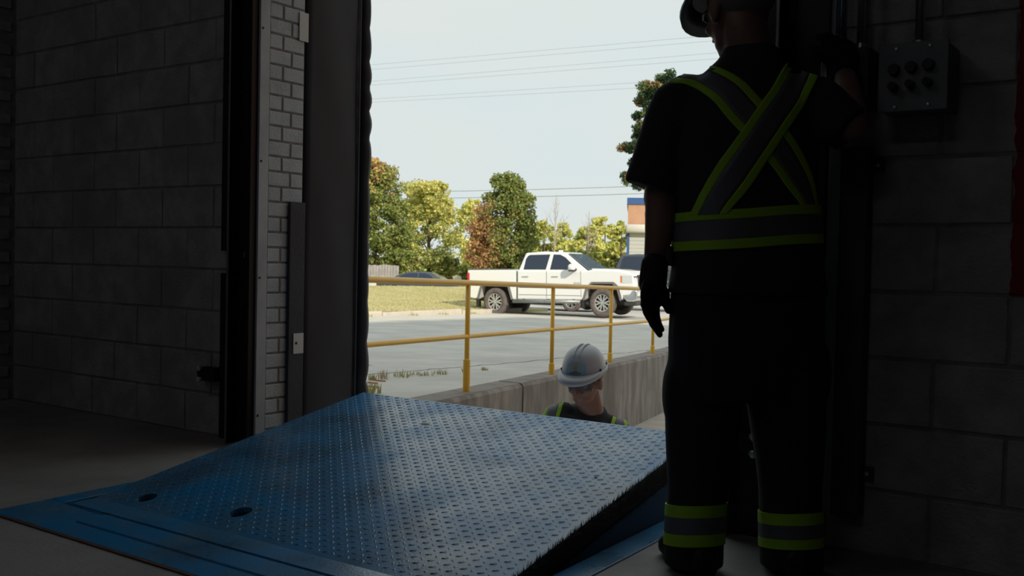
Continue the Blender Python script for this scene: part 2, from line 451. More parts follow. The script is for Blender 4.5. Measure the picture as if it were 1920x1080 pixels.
# unseen strip lamps, added only to brighten the room
lampm = bpy.data.materials.new('fill_tube'); lampm.use_nodes = True
lb = lampm.node_tree.nodes['Principled BSDF']; lb.inputs['Emission Color'].default_value = (0.95, 0.97, 1.0, 1); lb.inputs['Emission Strength'].default_value = 1.0
MATS['fill_tube'] = lampm
FILL_LAMP = 6.4
lb.inputs['Emission Strength'].default_value = FILL_LAMP
for i, (lx, ly) in enumerate(((-3.7, -4.4), (-0.6, -7.2))):
    lt = empty('fill_lamp', (lx, ly, ZC-0.25)); tag(lt, ['added fill lamp under the ceiling nearer the dock door', 'added fill lamp under the ceiling nearer the back wall'][i], 'lamp', 'added fill lamps under the ceiling')
    m = MB(); m.box(-0.75, 0.75, -0.11, 0.11, 0.06, 0.25); m.build('fill_housing', 'white_plate', lt, bevel=0.01)
    for yy in (-0.06, 0.06):
        m = MB(); m.cyl((-0.72, yy, 0.03), (0.72, yy, 0.03), 0.03, seg=12); m.build('fill_tube', 'fill_tube', lt)
w_ = MB(); w_.box(XL-0.2, XR+0.2, YB-0.2, WT+0.02, ZC, ZC+0.2)
struct(w_.build('ceiling', 'plaster'), 'plain ceiling slab over the dock room', 'ceiling')
w_ = MB(); w_.box(OPL-12, OPR+14, -10, WT, 6.4, 6.6)
struct(w_.build('roof', 'mortar'), 'flat roof of the warehouse', 'roof')

# ---------------------------------------------------------------- door frame
def trim(name, x0, x1, label):
    m = MB(); m.box(x0, x1, -0.048, 0.008, 0.0, 3.0)
    o = struct(m.build(name, 'steel_trim', bevel=0.002), label, 'trim')
    for z in (0.14, 0.77, 1.30, 1.9):
        b = MB(); xx = x1 if name == 'trim_1' else x0; s = 1 if name == 'trim_1' else -1
        b.cyl((xx-s*0.001, -0.035, z), (xx+s*0.002, -0.035, z), 0.0055, seg=12); b.build('screw_hole', 'black_steel', o)
    return o
trim('trim_1', OPL+0.001, OPL+0.014, 'pale steel corner trim beside the white bricks of the door reveal')
trim('trim_2', OPR-0.014, OPR-0.001, 'pale steel corner trim at the door jamb behind the standing person')

def track(sign, xo, label, b0):
    """vertical black door track; xo is the opening edge, sign points away from the opening"""
    t = empty('door_track', (xo+sign*0.1, -0.04, 0))
    tag(t, label, 'door track', 'vertical door tracks')
    def bx(name, a, b, y0, y1, z0, z1, mat='black_steel', bev=0.003):
        m = MB(); m.box(min(xo+sign*a, xo+sign*b), max(xo+sign*a, xo+sign*b), y0, y1, z0, z1)
        return rel(t, m.build(name, mat, bevel=bev))
    bx('channel_web', 0.002, 0.15, -0.026, -0.018, 0.0, 2.9)
    bx('channel_flange', 0.144, 0.152, -0.085, -0.018, 0.0, 2.9)
    bx('channel_flange', 0.0, 0.008, -0.085, -0.050, 0.0, 2.9)
    bx('lip_highlight', 0.140, 0.152, -0.090, -0.085, 0.0, 2.9, 'galv')  # pale strip standing in for the highlight on the flange edge
    bx('wall_angle', 0.152, 0.285, -0.016, -0.004, 0.0, 0.785); bx('wall_angle', 0.152, 0.285, -0.016, -0.004, 0.89, 2.9)
    m = MB(); br = bx('roller_bracket', b0, b0+0.11, -0.052, -0.004, 0.270, 0.335)
    for zz in (0.275, 0.330):
        b = MB(); x = xo+sign*(b0+0.097)
        b.cyl((x, -0.075, zz), (x, -0.05, zz), 0.014, 0.011, seg=12); b.ell((x, -0.075, zz), (0.014,0.006,0.014), seg=12, ringn=6)
        o = b.build('roller_bolt', 'bolt', None, smooth=True); rel(t, o)
    b = MB(); x = xo+sign*(b0+0.12); b.ell((x, -0.03, 0.302), (0.022, 0.024, 0.026)); rel(t, b.build('roller', 'rubber', None, smooth=True))
    for zz in (0.862, 0.868):
        pass
    for dx in (0.055, 0.100):
        b = MB(); b.box(xo+sign*dx-0.005, xo+sign*dx+0.005, -0.03, -0.026, 0.86, 0.885); rel(t, b.build('track_clip', 'galv', None))
    return t
track(-1, OPL, 'black steel door track beside the left block wall and white bricks', 0.275)
track(1, OPR, 'black steel door track behind the legs of the standing person', 0.0)

# board and tags on the brick reveal
m = MB(); m.box(OPL+0.015, OPL+0.032, 0.128, WT-0.003, 0.0, 1.125)
bd = tag(m.build('wooden_board', 'board', bevel=0.003), 'dark grey board standing against the white bricks of the reveal', 'board')
m = MB(); m.box(OPL+0.0325, OPL+0.036, 0.155, 0.219, 0.412, 0.508)
tg = tag(m.build('steel_plate', 'white_plate', bevel=0.001), 'small white plate with a screw hole on the dark board', 'plate')
m = MB(); m.cyl((OPL+0.0355, 0.172, 0.462), (OPL+0.0368, 0.172, 0.462), 0.007); m.build('screw_hole', 'black_steel', tg)
m = MB(); m.box(OPL+0.015, OPL+0.019, 0.180, WT+0.012, 1.885, 2.02)
tag(m.build('steel_plate', 'white_plate', bevel=0.001), 'small white plate high on the white bricks beside the dock seal', 'plate')

# ---------------------------------------------------------------- dock seal pad
ds = empty('dock_seal', (OPL-0.15, 0.42, -0.35))
tag(ds, 'black fabric dock seal pad with a wrinkled outer edge', 'dock seal')
nz, ny = 90, 10
vs, fs = [], []
def padx(y, z): return OPL+0.006 + 0.008*math.sin(math.pi*(y-0.228)/0.37) + 0.0022*math.sin(z*5.3+y*9)*math.sin(y*14+z*1.7)
prof = [(OPL-0.30, 0.232), (OPL-0.02, 0.232)] + [None]*ny + [(OPL-0.02, 0.612), (OPL-0.30, 0.612)]
rings = []
for i in range(nz+1):
    z = -0.35 + 3.35*i/nz; r = []
    r += [Vector((OPL-0.30, 0.230, z)), Vector((OPL-0.01, 0.230, z))]
    for j in range(ny): y = 0.236+0.37*j/(ny-1); r.append(Vector((padx(y, z), y, z)))
    r += [Vector((OPL-0.012, 0.614, z)), Vector((OPL-0.30, 0.614, z))]
    rings.append(r)
m = MB(); m.loft(rings); rel(ds, m.build('pad', 'seal_fabric', None, smooth=True))
rings = []
rr = random.Random(3); ph = 0.0
for i in range(161):
    z = -0.35 + 3.35*i/160
    s = abs(math.sin(z*math.pi/0.17 + 1.5*math.sin(z*3.1) + 0.8*math.sin(z*7.7))); w = 0.030 + (0.010+0.006*math.sin(z*4.3+1))*s**0.8 + 0.006*math.sin(z*2.3)
    cx, cy = OPL+0.004, 0.634
    rings.append([Vector((cx-0.18, cy-0.012, z)), Vector((cx+0.006, cy-0.020, z)), Vector((cx+w*0.45, cy-0.004, z)), Vector((cx+w*0.62, cy+0.016, z)), Vector((cx+w*0.5, cy+w*0.9, z)), Vector((cx-0.02, cy+w*1.0, z)), Vector((cx-0.18, cy+0.03, z))])
m = MB(); m.loft(rings); rel(ds, m.build('edge_flap', 'seal_fabric', None, smooth=True))
m = MB(); m.box(OPL+0.012, OPL+0.0155, 0.588, 0.598, -0.35, 3.0); rel(ds, m.build('seam', 'seal_fabric', None))

# ---------------------------------------------------------------- dock leveller
lv = empty('dock_leveller', (-2.44, -0.5, -0.58))
tag(lv, 'blue steel dock leveller ramp with raised diamond tread', 'dock leveller')
def part(m, name, mat, bev=0.0, smooth=False):
    m.v = [(skx(p[0], p[1]), p[1], p[2]) for p in m.v]
    return rel(lv, m.build(name, mat, None, smooth=smooth, bevel=bev))
HY, HZ, SL = -1.07, 0.008, 0.165
DL, DR, DF = -3.245, -1.532, 0.335
def dz(y): return HZ + max(0.0, y-HY)*SL
# rear and side frame flush with the floor
m = MB(); m.box(PL, PR, PB, -1.17, -0.06, 0.004); part(m, 'rear_frame', 'blue_paint', 0.002)
m = MB(); m.box(PL, PL+0.085, -1.17, -0.02, -0.08, 0.005); part(m, 'side_angle', 'blue_paint', 0.002)
m = MB(); m.box(PR-0.002, PR+0.085, PB, -0.02, -0.08, 0.005); part(m, 'side_angle', 'blue_paint', 0.002)
m = MB(); m.box(PL-0.012, PR+0.08, PB-0.014, PB-0.001, -0.03, 0.004); part(m, 'rusty_joint', 'rust')
m = MB(); m.box(-3.02, PR-0.03, -1.286, -1.184, -0.01, 0.0075); part(m, 'hinge_plate', 'blue_paint', 0.002)
m = MB(); m.box(PL+0.125, PR-0.03, -1.172, HY, -0.01, 0.0085); part(m, 'hinge_plate', 'blue_paint', 0.002)
m = MB(); m.cyl((PL+0.1, -1.176, 0.004), (-3.03, -1.184, 0.004), 0.003, seg=8); part(m, 'weld_bead', 'blue_paint')
m = MB(); m.cyl((-3.02, -1.288, 0.004), (PR-0.03, -1.288, 0.004), 0.003, seg=8); part(m, 'weld_bead', 'blue_paint')
# deck plate with two round lifting holes and a slot
def deckpt(px, py):
    d = ray(px, py); n = Vector((0, -SL, 1)); p0 = Vector((0, HY, HZ)); return EYE + d*((p0-EYE).dot(n)/d.dot(n))
def unsk(p): return Vector((p.x - SKEW*(p.y+0.5), p.y))
holes = [(unsk(deckpt(275, 933)), 0.033), (unsk(deckpt(451, 960)), 0.036)]
bm = bmesh.new()
outer = [bm.verts.new(p) for p in ((DL, HY, 0), (DR, HY, 0), (DR, DF, 0), (DL, DF, 0))]
edges = [bm.edges.new((outer[i], outer[(i+1)%4])) for i in range(4)]
for c, r in holes:
    hv = [bm.verts.new((c.x+r*math.cos(t*math.pi/10), c.y+r*1.15*math.sin(t*math.pi/10), 0)) for t in range(20)]
    edges += [bm.edges.new((hv[i], hv[(i+1)%20])) for i in range(20)]
bmesh.ops.triangle_fill(bm, edges=edges, use_beauty=True)
for f in list(bm.faces):
    c = f.calc_center_median()
    if any((Vector((c.x, c.y))-h[0]).length < h[1]*0.9 for h in holes) and all(v not in outer for v in f.verts): bm.faces.remove(f)
ext = bmesh.ops.extrude_face_region(bm, geom=bm.faces[:])
for v in [g for g in ext['geom'] if isinstance(g, bmesh.types.BMVert)]: v.co.z -= 0.016
for v in bm.verts: v.co.z += HZ + (v.co.y-HY)*SL
bmesh.ops.recalc_face_normals(bm, faces=bm.faces)
m = MB(); m.addbm(bm); part(m, 'deck', 'blue_paint')
# raised tread: lozenges in two directions
m = MB(); p = 0.0295; i = 0
y = HY+0.03
a_, b_ = 0.0125, 0.0048
row = 0
rt = random.Random(5)
vs, fs = [], []
while y < DF-0.012:
    x = DL+0.02; col = 0
    while x < DR-0.012:
        if all((Vector((x, y))-h[0]).length > h[1]+0.012 for h in holes):
            ang = math.radians(45 if (row+col) % 2 else -45) + math.radians(-10)
            u = Vector((math.cos(ang), math.sin(ang))); w = Vector((-u.y, u.x)); o = len(vs)
            hgt = 0.0028*rt.uniform(0.8, 1.1)
            for q, hh in ((u*a_, 0), (w*b_, 0), (-u*a_, 0), (-w*b_, 0), (u*a_*0.5, hgt), (-u*a_*0.5, hgt)):
                vs.append((x+q.x, y+q.y, dz(y+q.y)+hh-0.0002))
            fs += [(o, o+1, o+4), (o+1, o+2, o+5, o+4), (o+2, o+3, o+5), (o+3, o, o+4, o+5)]
        x += p; col += 1
    y += p; row += 1
m.add(vs, fs); td = part(m, 'diamond_tread', 'blue_paint', smooth=True); td['kind'] = 'stuff'
# side skirts, brush seals, lip, beams
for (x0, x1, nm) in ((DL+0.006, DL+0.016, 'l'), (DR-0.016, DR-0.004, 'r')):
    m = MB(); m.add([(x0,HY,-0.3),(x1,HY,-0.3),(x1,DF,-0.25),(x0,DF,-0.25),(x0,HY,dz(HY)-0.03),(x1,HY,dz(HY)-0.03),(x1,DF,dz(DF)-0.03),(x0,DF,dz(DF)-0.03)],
        [(0,3,2,1),(4,5,6,7),(0,1,5,4),(1,2,6,5),(2,3,7,6),(3,0,4,7)]); part(m, 'side_skirt', 'blue_shaded')
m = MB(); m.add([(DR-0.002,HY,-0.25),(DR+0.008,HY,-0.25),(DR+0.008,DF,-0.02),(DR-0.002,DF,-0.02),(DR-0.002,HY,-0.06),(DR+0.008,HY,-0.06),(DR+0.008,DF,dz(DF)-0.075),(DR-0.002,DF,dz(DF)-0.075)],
        [(0,3,2,1),(4,5,6,7),(0,1,5,4),(1,2,6,5),(2,3,7,6),(3,0,4,7)]); part(m, 'toe_guard', 'blue_shaded')
for sx, x in ((1, DR), (-1, DL)):
    vs, fs = [], []
    rb = random.Random(9)
    N = 6500 if sx > 0 else 1400
    for i in range(N):
        y = HY+0.06 + (DF-HY-0.07)*rb.random(); z = dz(y); o = len(vs)
        L = rb.uniform(0.010, 0.032) if sx > 0 else rb.uniform(0.004, 0.010)
        z0 = z - rb.uniform(0.002, 0.042 if sx < 0 else 0.075)
        if sx > 0 and i % 3 == 0: z0 = z-0.004; L = rb.uniform(-0.006, 0.022)
        tip = Vector((x+sx*L*rb.choice((1, 1, 1, 0.2)), y+rb.uniform(-0.010, 0.010), z0+rb.uniform(-0.014, 0.026 if sx > 0 else 0.002)))
        vs += [(x-sx*0.002, y-0.002, z0), (x-sx*0.002, y+0.002, z0+0.001), tuple(tip)]; fs.append((o, o+1, o+2))
    m = MB(); m.add(vs, fs)
    m.box(min(x, x+sx*0.006), max(x, x+sx*0.006), HY+0.05, HY+0.055, dz(HY+0.05)-0.03, dz(HY+0.05)-0.01)
    m.add([(x,HY+0.05,dz(HY+0.05)-0.05),(x+sx*0.007,HY+0.05,dz(HY+0.05)-0.05),(x+sx*0.007,DF,dz(DF)-0.075),(x,DF,dz(DF)-0.075),
           (x,HY+0.05,dz(HY+0.05)-0.004),(x+sx*0.007,HY+0.05,dz(HY+0.05)-0.004),(x+sx*0.007,DF,dz(DF)-0.004),(x,DF,dz(DF)-0.004)],
        [(0,3,2,1),(4,5,6,7),(0,1,5,4),(1,2,6,5),(2,3,7,6),(3,0,4,7)])
    b = part(m, 'brush_seal', 'brush'); b['kind'] = 'stuff'
m = MB(); m.box(DL+0.03, DR-0.03, DF+0.002, DF+0.02, dz(DF)-0.42, dz(DF)-0.012); part(m, 'lip', 'blue_paint', 0.003)
m = MB(); m.cyl((DL+0.03, DF+0.008, dz(DF)-0.02), (DR-0.03, DF+0.008, dz(DF)-0.02), 0.014, seg=12); part(m, 'lip_hinge', 'blue_paint')
for x in (-3.0, -2.6, -2.2, -1.8):
    m = MB(); m.add([(x-0.03,HY,-0.12),(x+0.03,HY,-0.12),(x+0.03,DF-0.02,dz(DF)-0.2),(x-0.03,DF-0.02,dz(DF)-0.2),(x-0.03,HY,dz(HY)-0.017),(x+0.03,HY,dz(HY)-0.017),(x+0.03,DF-0.02,dz(DF-0.02)-0.017),(x-0.03,DF-0.02,dz(DF-0.02)-0.017)],
        [(0,3,2,1),(4,5,6,7),(0,1,5,4),(1,2,6,5),(2,3,7,6),(3,0,4,7)]); part(m, 'deck_beam', 'blue_paint')
m = MB(); m.box(-2.55, -2.30, -0.6, -0.35, -0.58, dz(-0.5)-0.13); part(m, 'lift_cylinder', 'dark_steel', 0.01)
c = unsk(deckpt(797, 795))
m = MB(); m.prism([(c.x+0.022*math.cos(t*math.pi/8), c.y+0.012*math.sin(t*math.pi/8)) for t in range(16)], lambda x, y: (x, y, dz(y)+0.0012), lambda x, y: (x, y, dz(y)-0.001)); part(m, 'slot', 'black_steel')
c = unsk(deckpt(1117, 895))
m = MB(); m.prism([(c.x+0.005*math.cos(t*math.pi/6), c.y+0.008*math.sin(t*math.pi/6)) for t in range(12)], lambda x, y: (x, y, dz(y)+0.0022), lambda x, y: (x, y, dz(y)-0.001)); part(m, 'slot', 'black_steel')

# ---------------------------------------------------------------- right wall: steel channel, boxes, conduits
sc = empty('steel_channel', (-0.905, -0.03, 0.12))
tag(sc, 'dark vertical steel channel bolted to the block wall under the switch box', 'steel channel')
m = MB(); m.box(-0.955, -0.875, -0.062, -0.004, 0.12, 1.235); rel(sc, m.build('channel_body', 'dark_steel', None, bevel=0.003))
m = MB(); m.box(-0.985, -0.955, -0.064, -0.005, 0.12, 1.235); rel(sc, m.build('channel_lit_side', 'grey_plate', None, bevel=0.002))  # paler than the body: skylight on this face is in the colour
for (x, z) in ((-0.985, 1.18), (-0.86, 1.18), (-1.0, 0.27), (-0.865, 0.25)):
    m = MB(); m.box(x-0.018, x+0.018, -0.012, -0.002, z-0.022, z+0.022); rel(sc, m.build('lug', 'dark_steel', None, bevel=0.002))
    m = MB(); m.ell((x, -0.016, z), (0.008, 0.007, 0.008)); rel(sc, m.build('bolt', 'bolt', None, smooth=True))
m = MB(); m.box(-1.145, -1.0, -0.006, -0.002, 0.0, 2.9)
tag(m.build('jamb_plate', 'grey_plate', bevel=0.001), 'flat grey steel jamb plate on the wall next to the steel channel', 'plate')

cb = empty('control_box', (-0.733, -0.08, 1.32))
tag(cb, 'grey push button control box with six buttons on the block wall', 'control box')
m = MB(); m.box(-0.823, -0.643, -0.150, -0.004, 1.318, 1.502); rel(cb, m.build('housing', 'box_grey', None, bevel=0.004))
m = MB(); m.box(-0.827, -0.639, -0.158, -0.150, 1.314, 1.506); rel(cb, m.build('cover', 'box_grey', None, bevel=0.003))
for i in range(3):
    x = -0.782 + 0.046*i
    m = MB(); m.cyl((x, -0.176, 1.432+0.003*i), (x, -0.156, 1.432+0.003*i), 0.015, 0.017, seg=20); rel(cb, m.build('button', 'knob_black', None, bevel=0.002))
    m = MB(); m.cyl((x, -0.190, 1.383+0.003*i), (x, -0.156, 1.383+0.003*i), 0.011, 0.013, seg=20); m.box(x-0.003, x+0.003, -0.194, -0.186, 1.372+0.003*i, 1.394+0.003*i); rel(cb, m.build('selector_knob', 'knob_black', None, bevel=0.001))
for (x, z) in ((-0.778, 1.490), (-0.688, 1.492), (-0.778, 1.327), (-0.688, 1.329)):
    m = MB(); m.ell((x, -0.159, z), (0.0065, 0.005, 0.0065)); rel(cb, m.build('cover_screw', 'bolt', None, smooth=True))
m = MB(); m.tube([(-0.735, -0.085, 1.506), (-0.735, -0.085, 3.0)], 0.0125, 14); rel(cb, m.build('conduit', 'conduit', None, smooth=True))
m = MB(); m.cyl((-0.735, -0.085, 1.502), (-0.735, -0.085, 1.522), 0.018, seg=16); rel(cb, m.build('conduit_nut', 'conduit', None))

sw = empty('switch_box', (-0.93, -0.07, 1.36))
tag(sw, 'dark switch box with two bright conduits next to the gloved hand', 'switch box')
m = MB(); m.box(-0.985, -0.865, -0.120, -0.004, 1.34, 1.515); rel(sw, m.build('housing', 'dark_steel', None, bevel=0.004))
m = MB(); m.box(-1.005, -0.985, -0.124, -0.110, 1.36, 1.50); rel(sw, m.build('cover_edge', 'conduit', None, bevel=0.003))
for x in (-0.958, -0.905):
    m = MB(); m.tube([(x, -0.07, 1.515), (x, -0.07, 3.0)], 0.0115, 14); rel(sw, m.build('conduit', 'conduit', None, smooth=True))
    m = MB(); m.cyl((x, -0.07, 1.512), (x, -0.07, 1.535), 0.017, seg=16); rel(sw, m.build('conduit_nut', 'conduit', None))
# ================================================================ outside: ground
def H(y): return -0.40-0.027*(y-4.46) if y < 11.4 else -0.587-0.0145*(y-11.4)
WA, WD = Vector((-5.87, 4.46)), Vector((-0.226, 0.974))       # line of the railing / retaining wall
def wx(y): return WA.x + (y-WA.y)*WD.x/WD.y
def pitz(y): return -1.33-0.018*y if y < 13 else -1.564+(y-13)*0.075
def sheet(name, mat, rows, xl, xr, zf, nx=12, label=None, cat=None):
    m = MB(); vs, fs = [], []
    for y in rows:
        for i in range(nx+1):
            x = xl(y)+(xr(y)-xl(y))*i/nx; vs.append((x, y, zf(x, y)))
    for j in range(len(rows)-1):
        for i in range(nx):
            a = j*(nx+1)+i; fs.append((a, a+1, a+nx+2, a+nx+1))
    m.add(vs, fs); o = m.build(name, mat, smooth=True)
    return struct(o, label, cat)
ys = [0.25+i*0.9 for i in range(29)]
CX = -18.3
def gx(y): return CX-0.15 if y < 23 else CX-0.15-min((y-23)*1.3, 5.2)        # edge of the grass
sheet('ground_asphalt', 'asphalt', ys, lambda y: CX+1.7, lambda y: wx(y)-0.15, lambda x, y: H(y), label='worn grey asphalt yard beside the loading ramp', cat='ground')
sheet('ground_apron', 'apron', ys, lambda y: CX-0.25, lambda y: CX+1.7, lambda x, y: H(y), 3, label='pale strip of pavement along the curb', cat='ground')
sheet('ground_ramp', 'pit_concrete', ys, lambda y: wx(y)+0.15, lambda y: 9.0, lambda x, y: pitz(y), label='pale concrete driveway sunk below the retaining wall', cat='ground')
sheet('ground_road', 'asphalt', [25.45+i*2 for i in range(14)], lambda y: gx(y)-0.6, lambda y: 40, lambda x, y: H(y), 20, label='grey road beyond the loading yard', cat='ground')
def bank(x, y):
    s = CX-0.15-x; e = H(min(y, 30))+0.11
    if s < 10.7: return e + s*0.0385*(1.0 if s > 0 else 0) + 0.03*math.sin(x*1.3+y*0.7)*min(1, s/3)
    return max(-1.25, e + 0.41 - (s-10.7)*0.22)
sheet('ground_grass', 'grass_ground', [3+i*1.2 for i in range(44)], lambda y: min(-36.0, gx(y)-6), lambda y: gx(y), bank, 34, label='dry yellow green grass bank behind the curb', cat='ground')
m = MB(); vs = []
X0, X1, Y0, Y1 = -260, 260, 40, 330
m.add([(-260,-40,-1.28),(-35.9,-40,-1.28),(-35.9,330,-1.28),(-260,330,-1.28)], [(0,1,2,3)])
m.add([(-36,50,-1.3),(260,50,-1.3),(260,330,-1.3),(-36,330,-1.3)], [(0,1,2,3)])
struct(m.build('ground_far', 'far_ground'), 'distant green ground behind the trees', 'ground')

cb_ = empty('curb', (CX-0.08, 18, H(18)))
tag(cb_, 'weathered pale concrete curb between road and dry grass', 'curb', kind='structure')
y = 4.0
while y < 22:
    L = 3.2 if y < 14 else (3.45 if y < 18 else 3.1)
    m = MB(); m.box(CX-0.15, CX, y+0.02, y+L-(0.22 if 17 < y+L < 18.5 else 0.02), H(y)-0.1, H(y+L/2)+0.115+random.uniform(-0.01, 0.01)); rel(cb_, m.build('curb_stone', 'curb', None, bevel=0.025)); y += L

m = MB(); R = [[Vector((CX-0.6, q, H(q)-0.3)), Vector((CX-0.11, q, H(q)-0.3)), Vector((CX-0.11, q, H(q)+0.075)), Vector((CX-0.6, q, H(q)+0.08))] for q in (4, 12, 20, 25)]
m.loft(R); rel(cb_, m.build('curb_bed', 'grass_ground', None))
# retaining wall with a cap, in two casts with an open joint
rw = empty('wall_retaining', (wx(6), 6, -1.4)); tag(rw, 'stained concrete retaining wall under the yellow railing', 'wall', kind='structure')
def wallseg(y0, y1):
    m = MB(); R = []
    n = max(2, int((y1-y0)/0.5))
    for i in range(n+1):
        y = y0+(y1-y0)*i/n; x = wx(y); zt = H(y)+0.012
        R.append([Vector((x-0.17, y, -1.9)), Vector((x+0.15, y, -1.9)), Vector((x+0.15, y, zt-0.03)), Vector((x+0.125, y, zt)), Vector((x-0.17, y, zt))])
    m.loft(R); o = m.build('wall_section', 'old_concrete', None); rel(rw, o)
    m = MB(); R = []
    for i in range(n+1):
        y = y0+(y1-y0)*i/n; x = wx(y); zt = H(y)+0.018
        R.append([Vector((x-0.18, y, zt-0.02)), Vector((x+0.118, y, zt-0.02)), Vector((x+0.110, y, zt)), Vector((x-0.18, y, zt))])
    m.loft(R); rel(rw, m.build('wall_cap', 'wall_cap', None))
wallseg(0.28, 5.55); wallseg(5.59, 12.9); wallseg(12.94, 24.5)

# small grey marker block by the corner of the building
p = onz(668, 742, -0.42)
m = MB(); m.prism([(-0.06,0),(0.06,0),(0.055,0.30),(0.03,0.33),(-0.03,0.33),(-0.055,0.30)], lambda a, b: (p.x+a, p.y-0.06, -0.42+b), lambda a, b: (p.x+a, p.y+0.06, -0.42+b))
tag(m.build('concrete_post', 'curb', bevel=0.01), 'short grey concrete post in the grass beside the dock seal', 'post')

# ================================================================ yellow railing
rl = empty('yellow_railing', (WA.x, WA.y, H(WA.y))); tag(rl, 'yellow painted pipe railing along the top of the retaining wall', 'railing')
s0 = 2.375
def rp(k, h): 
    y = WA.y + k*s0*WD.y; x = WA.x + k*s0*WD.x; return Vector((x, y, H(y)+h))
ks = [-1.55, -1, 0, 1, 2, 3, 4, 5]
m = MB(); m.tube([rp(k, 1.055) for k in ks], 0.027, 14); rel(rl, m.build('top_rail', 'yellow_paint', None, smooth=True))
m = MB(); m.tube([rp(k, 0.545) for k in ks], 0.023, 14); rel(rl, m.build('middle_rail', 'yellow_paint', None, smooth=True))
for k in ks[1:]:
    m = MB(); m.cyl(rp(k, 0.01), rp(k, 1.04), 0.024, seg=16); po = rel(rl, m.build('post', 'yellow_paint', None, smooth=True))
    hs = 0.32 if k <= 0 else 0.14
    m = MB(); m.cyl(rp(k, 0.012), rp(k, hs), 0.034, 0.034, seg=18); m.cyl(rp(k, hs), rp(k, hs+0.012), 0.034, 0.026, seg=18)
    m.build('post_sleeve', 'yellow_paint', po, bevel=0.002)

# ================================================================ vehicles
def wheel(parent, x, y, r, w, side, spokes=12, rim='alloy'):
    t = MB(); prof = [(r*0.60, -w*0.42), (r*0.78, -w*0.5), (r*0.93, -w*0.47), (r, -w*0.36), (r, w*0.36), (r*0.93, w*0.47), (r*0.78, w*0.5), (r*0.60, w*0.42)]
    rings = []
    for i in range(36):
        a = 2*math.pi*i/36; rings.append([Vector((x+q*math.cos(a), y+d, r+q*math.sin(a))) for q, d in prof])
    n = len(prof); vs = [p for g in rings for p in g]; fs = []
    for i in range(36):
        for j in range(n): fs.append((i*n+j, i*n+(j+1)%n, ((i+1)%36)*n+(j+1)%n, ((i+1)%36)*n+j))
    t.add(vs, fs); ty = t.build('tyre', 'tyre', parent, smooth=True)
    m = MB(); yo = y+side*w*0.36
    m.cyl((x, y-side*w*0.2, r), (x, y-side*w*0.15, r), r*0.6, seg=28); m.build('brake_disc', 'black_plastic', ty)
    m = MB(); R = []
    for i in range(36):
        a = 2*math.pi*i/36; c, s = math.cos(a), math.sin(a)
        R.append([Vector((x+q*c, yo+side*d, r+q*s)) for q, d in ((r*0.55, 0.0), (r*0.62, 0.012), (r*0.63, -0.16), (r*0.57, -0.10))])
    vs = [p for g in R for p in g]; fs = []
    for i in range(36):
        for j in range(4): fs.append((i*4+j, i*4+(j+1)%4, ((i+1)%36)*4+(j+1)%4, ((i+1)%36)*4+j))
    m.add(vs, fs); m.cyl((x, yo-side*0.05, r), (x, yo+side*0.012, r), r*0.14, seg=16)
    for i in range(spokes):
        a0 = 2*math.pi*(i//2)/(spokes/2); a1 = a0 + (0.24 if i % 2 else -0.24)
        p0 = Vector((x+r*0.12*math.cos(a0), yo, r+r*0.12*math.sin(a0))); p1 = Vector((x+r*0.57*math.cos(a1), yo-side*0.004, r+r*0.57*math.sin(a1)))
        d = (p1-p0).normalized(); w_ = Vector((-d.z, 0, d.x))*r*0.052; th = Vector((0, side*0.03, 0))
        m.add([p0-w_, p0+w_, p1+w_, p1-w_, p0-w_-th, p0+w_-th, p1+w_-th, p1-w_-th], [(0,1,2,3),(4,7,6,5),(0,4,5,1),(1,5,6,2),(2,6,7,3),(3,7,4,0)])
    m.build('rim', rim, ty)
    return ty

def text_mesh(s, size, ext, name, mat):
    cu = bpy.data.curves.new('t', 'FONT'); cu.body = s; cu.size = size; cu.extrude = ext; cu.align_x = 'CENTER'; cu.align_y = 'CENTER'
    o = bpy.data.objects.new('t', cu); C.objects.link(o)
    dg = bpy.context.evaluated_depsgraph_get(); dg.update()
    me = bpy.data.meshes.new_from_object(o.evaluated_get(dg)); me.name = name
    bpy.data.objects.remove(o); bpy.data.curves.remove(cu); me.materials.clear(); me.materials.append(MATS[mat]); return me

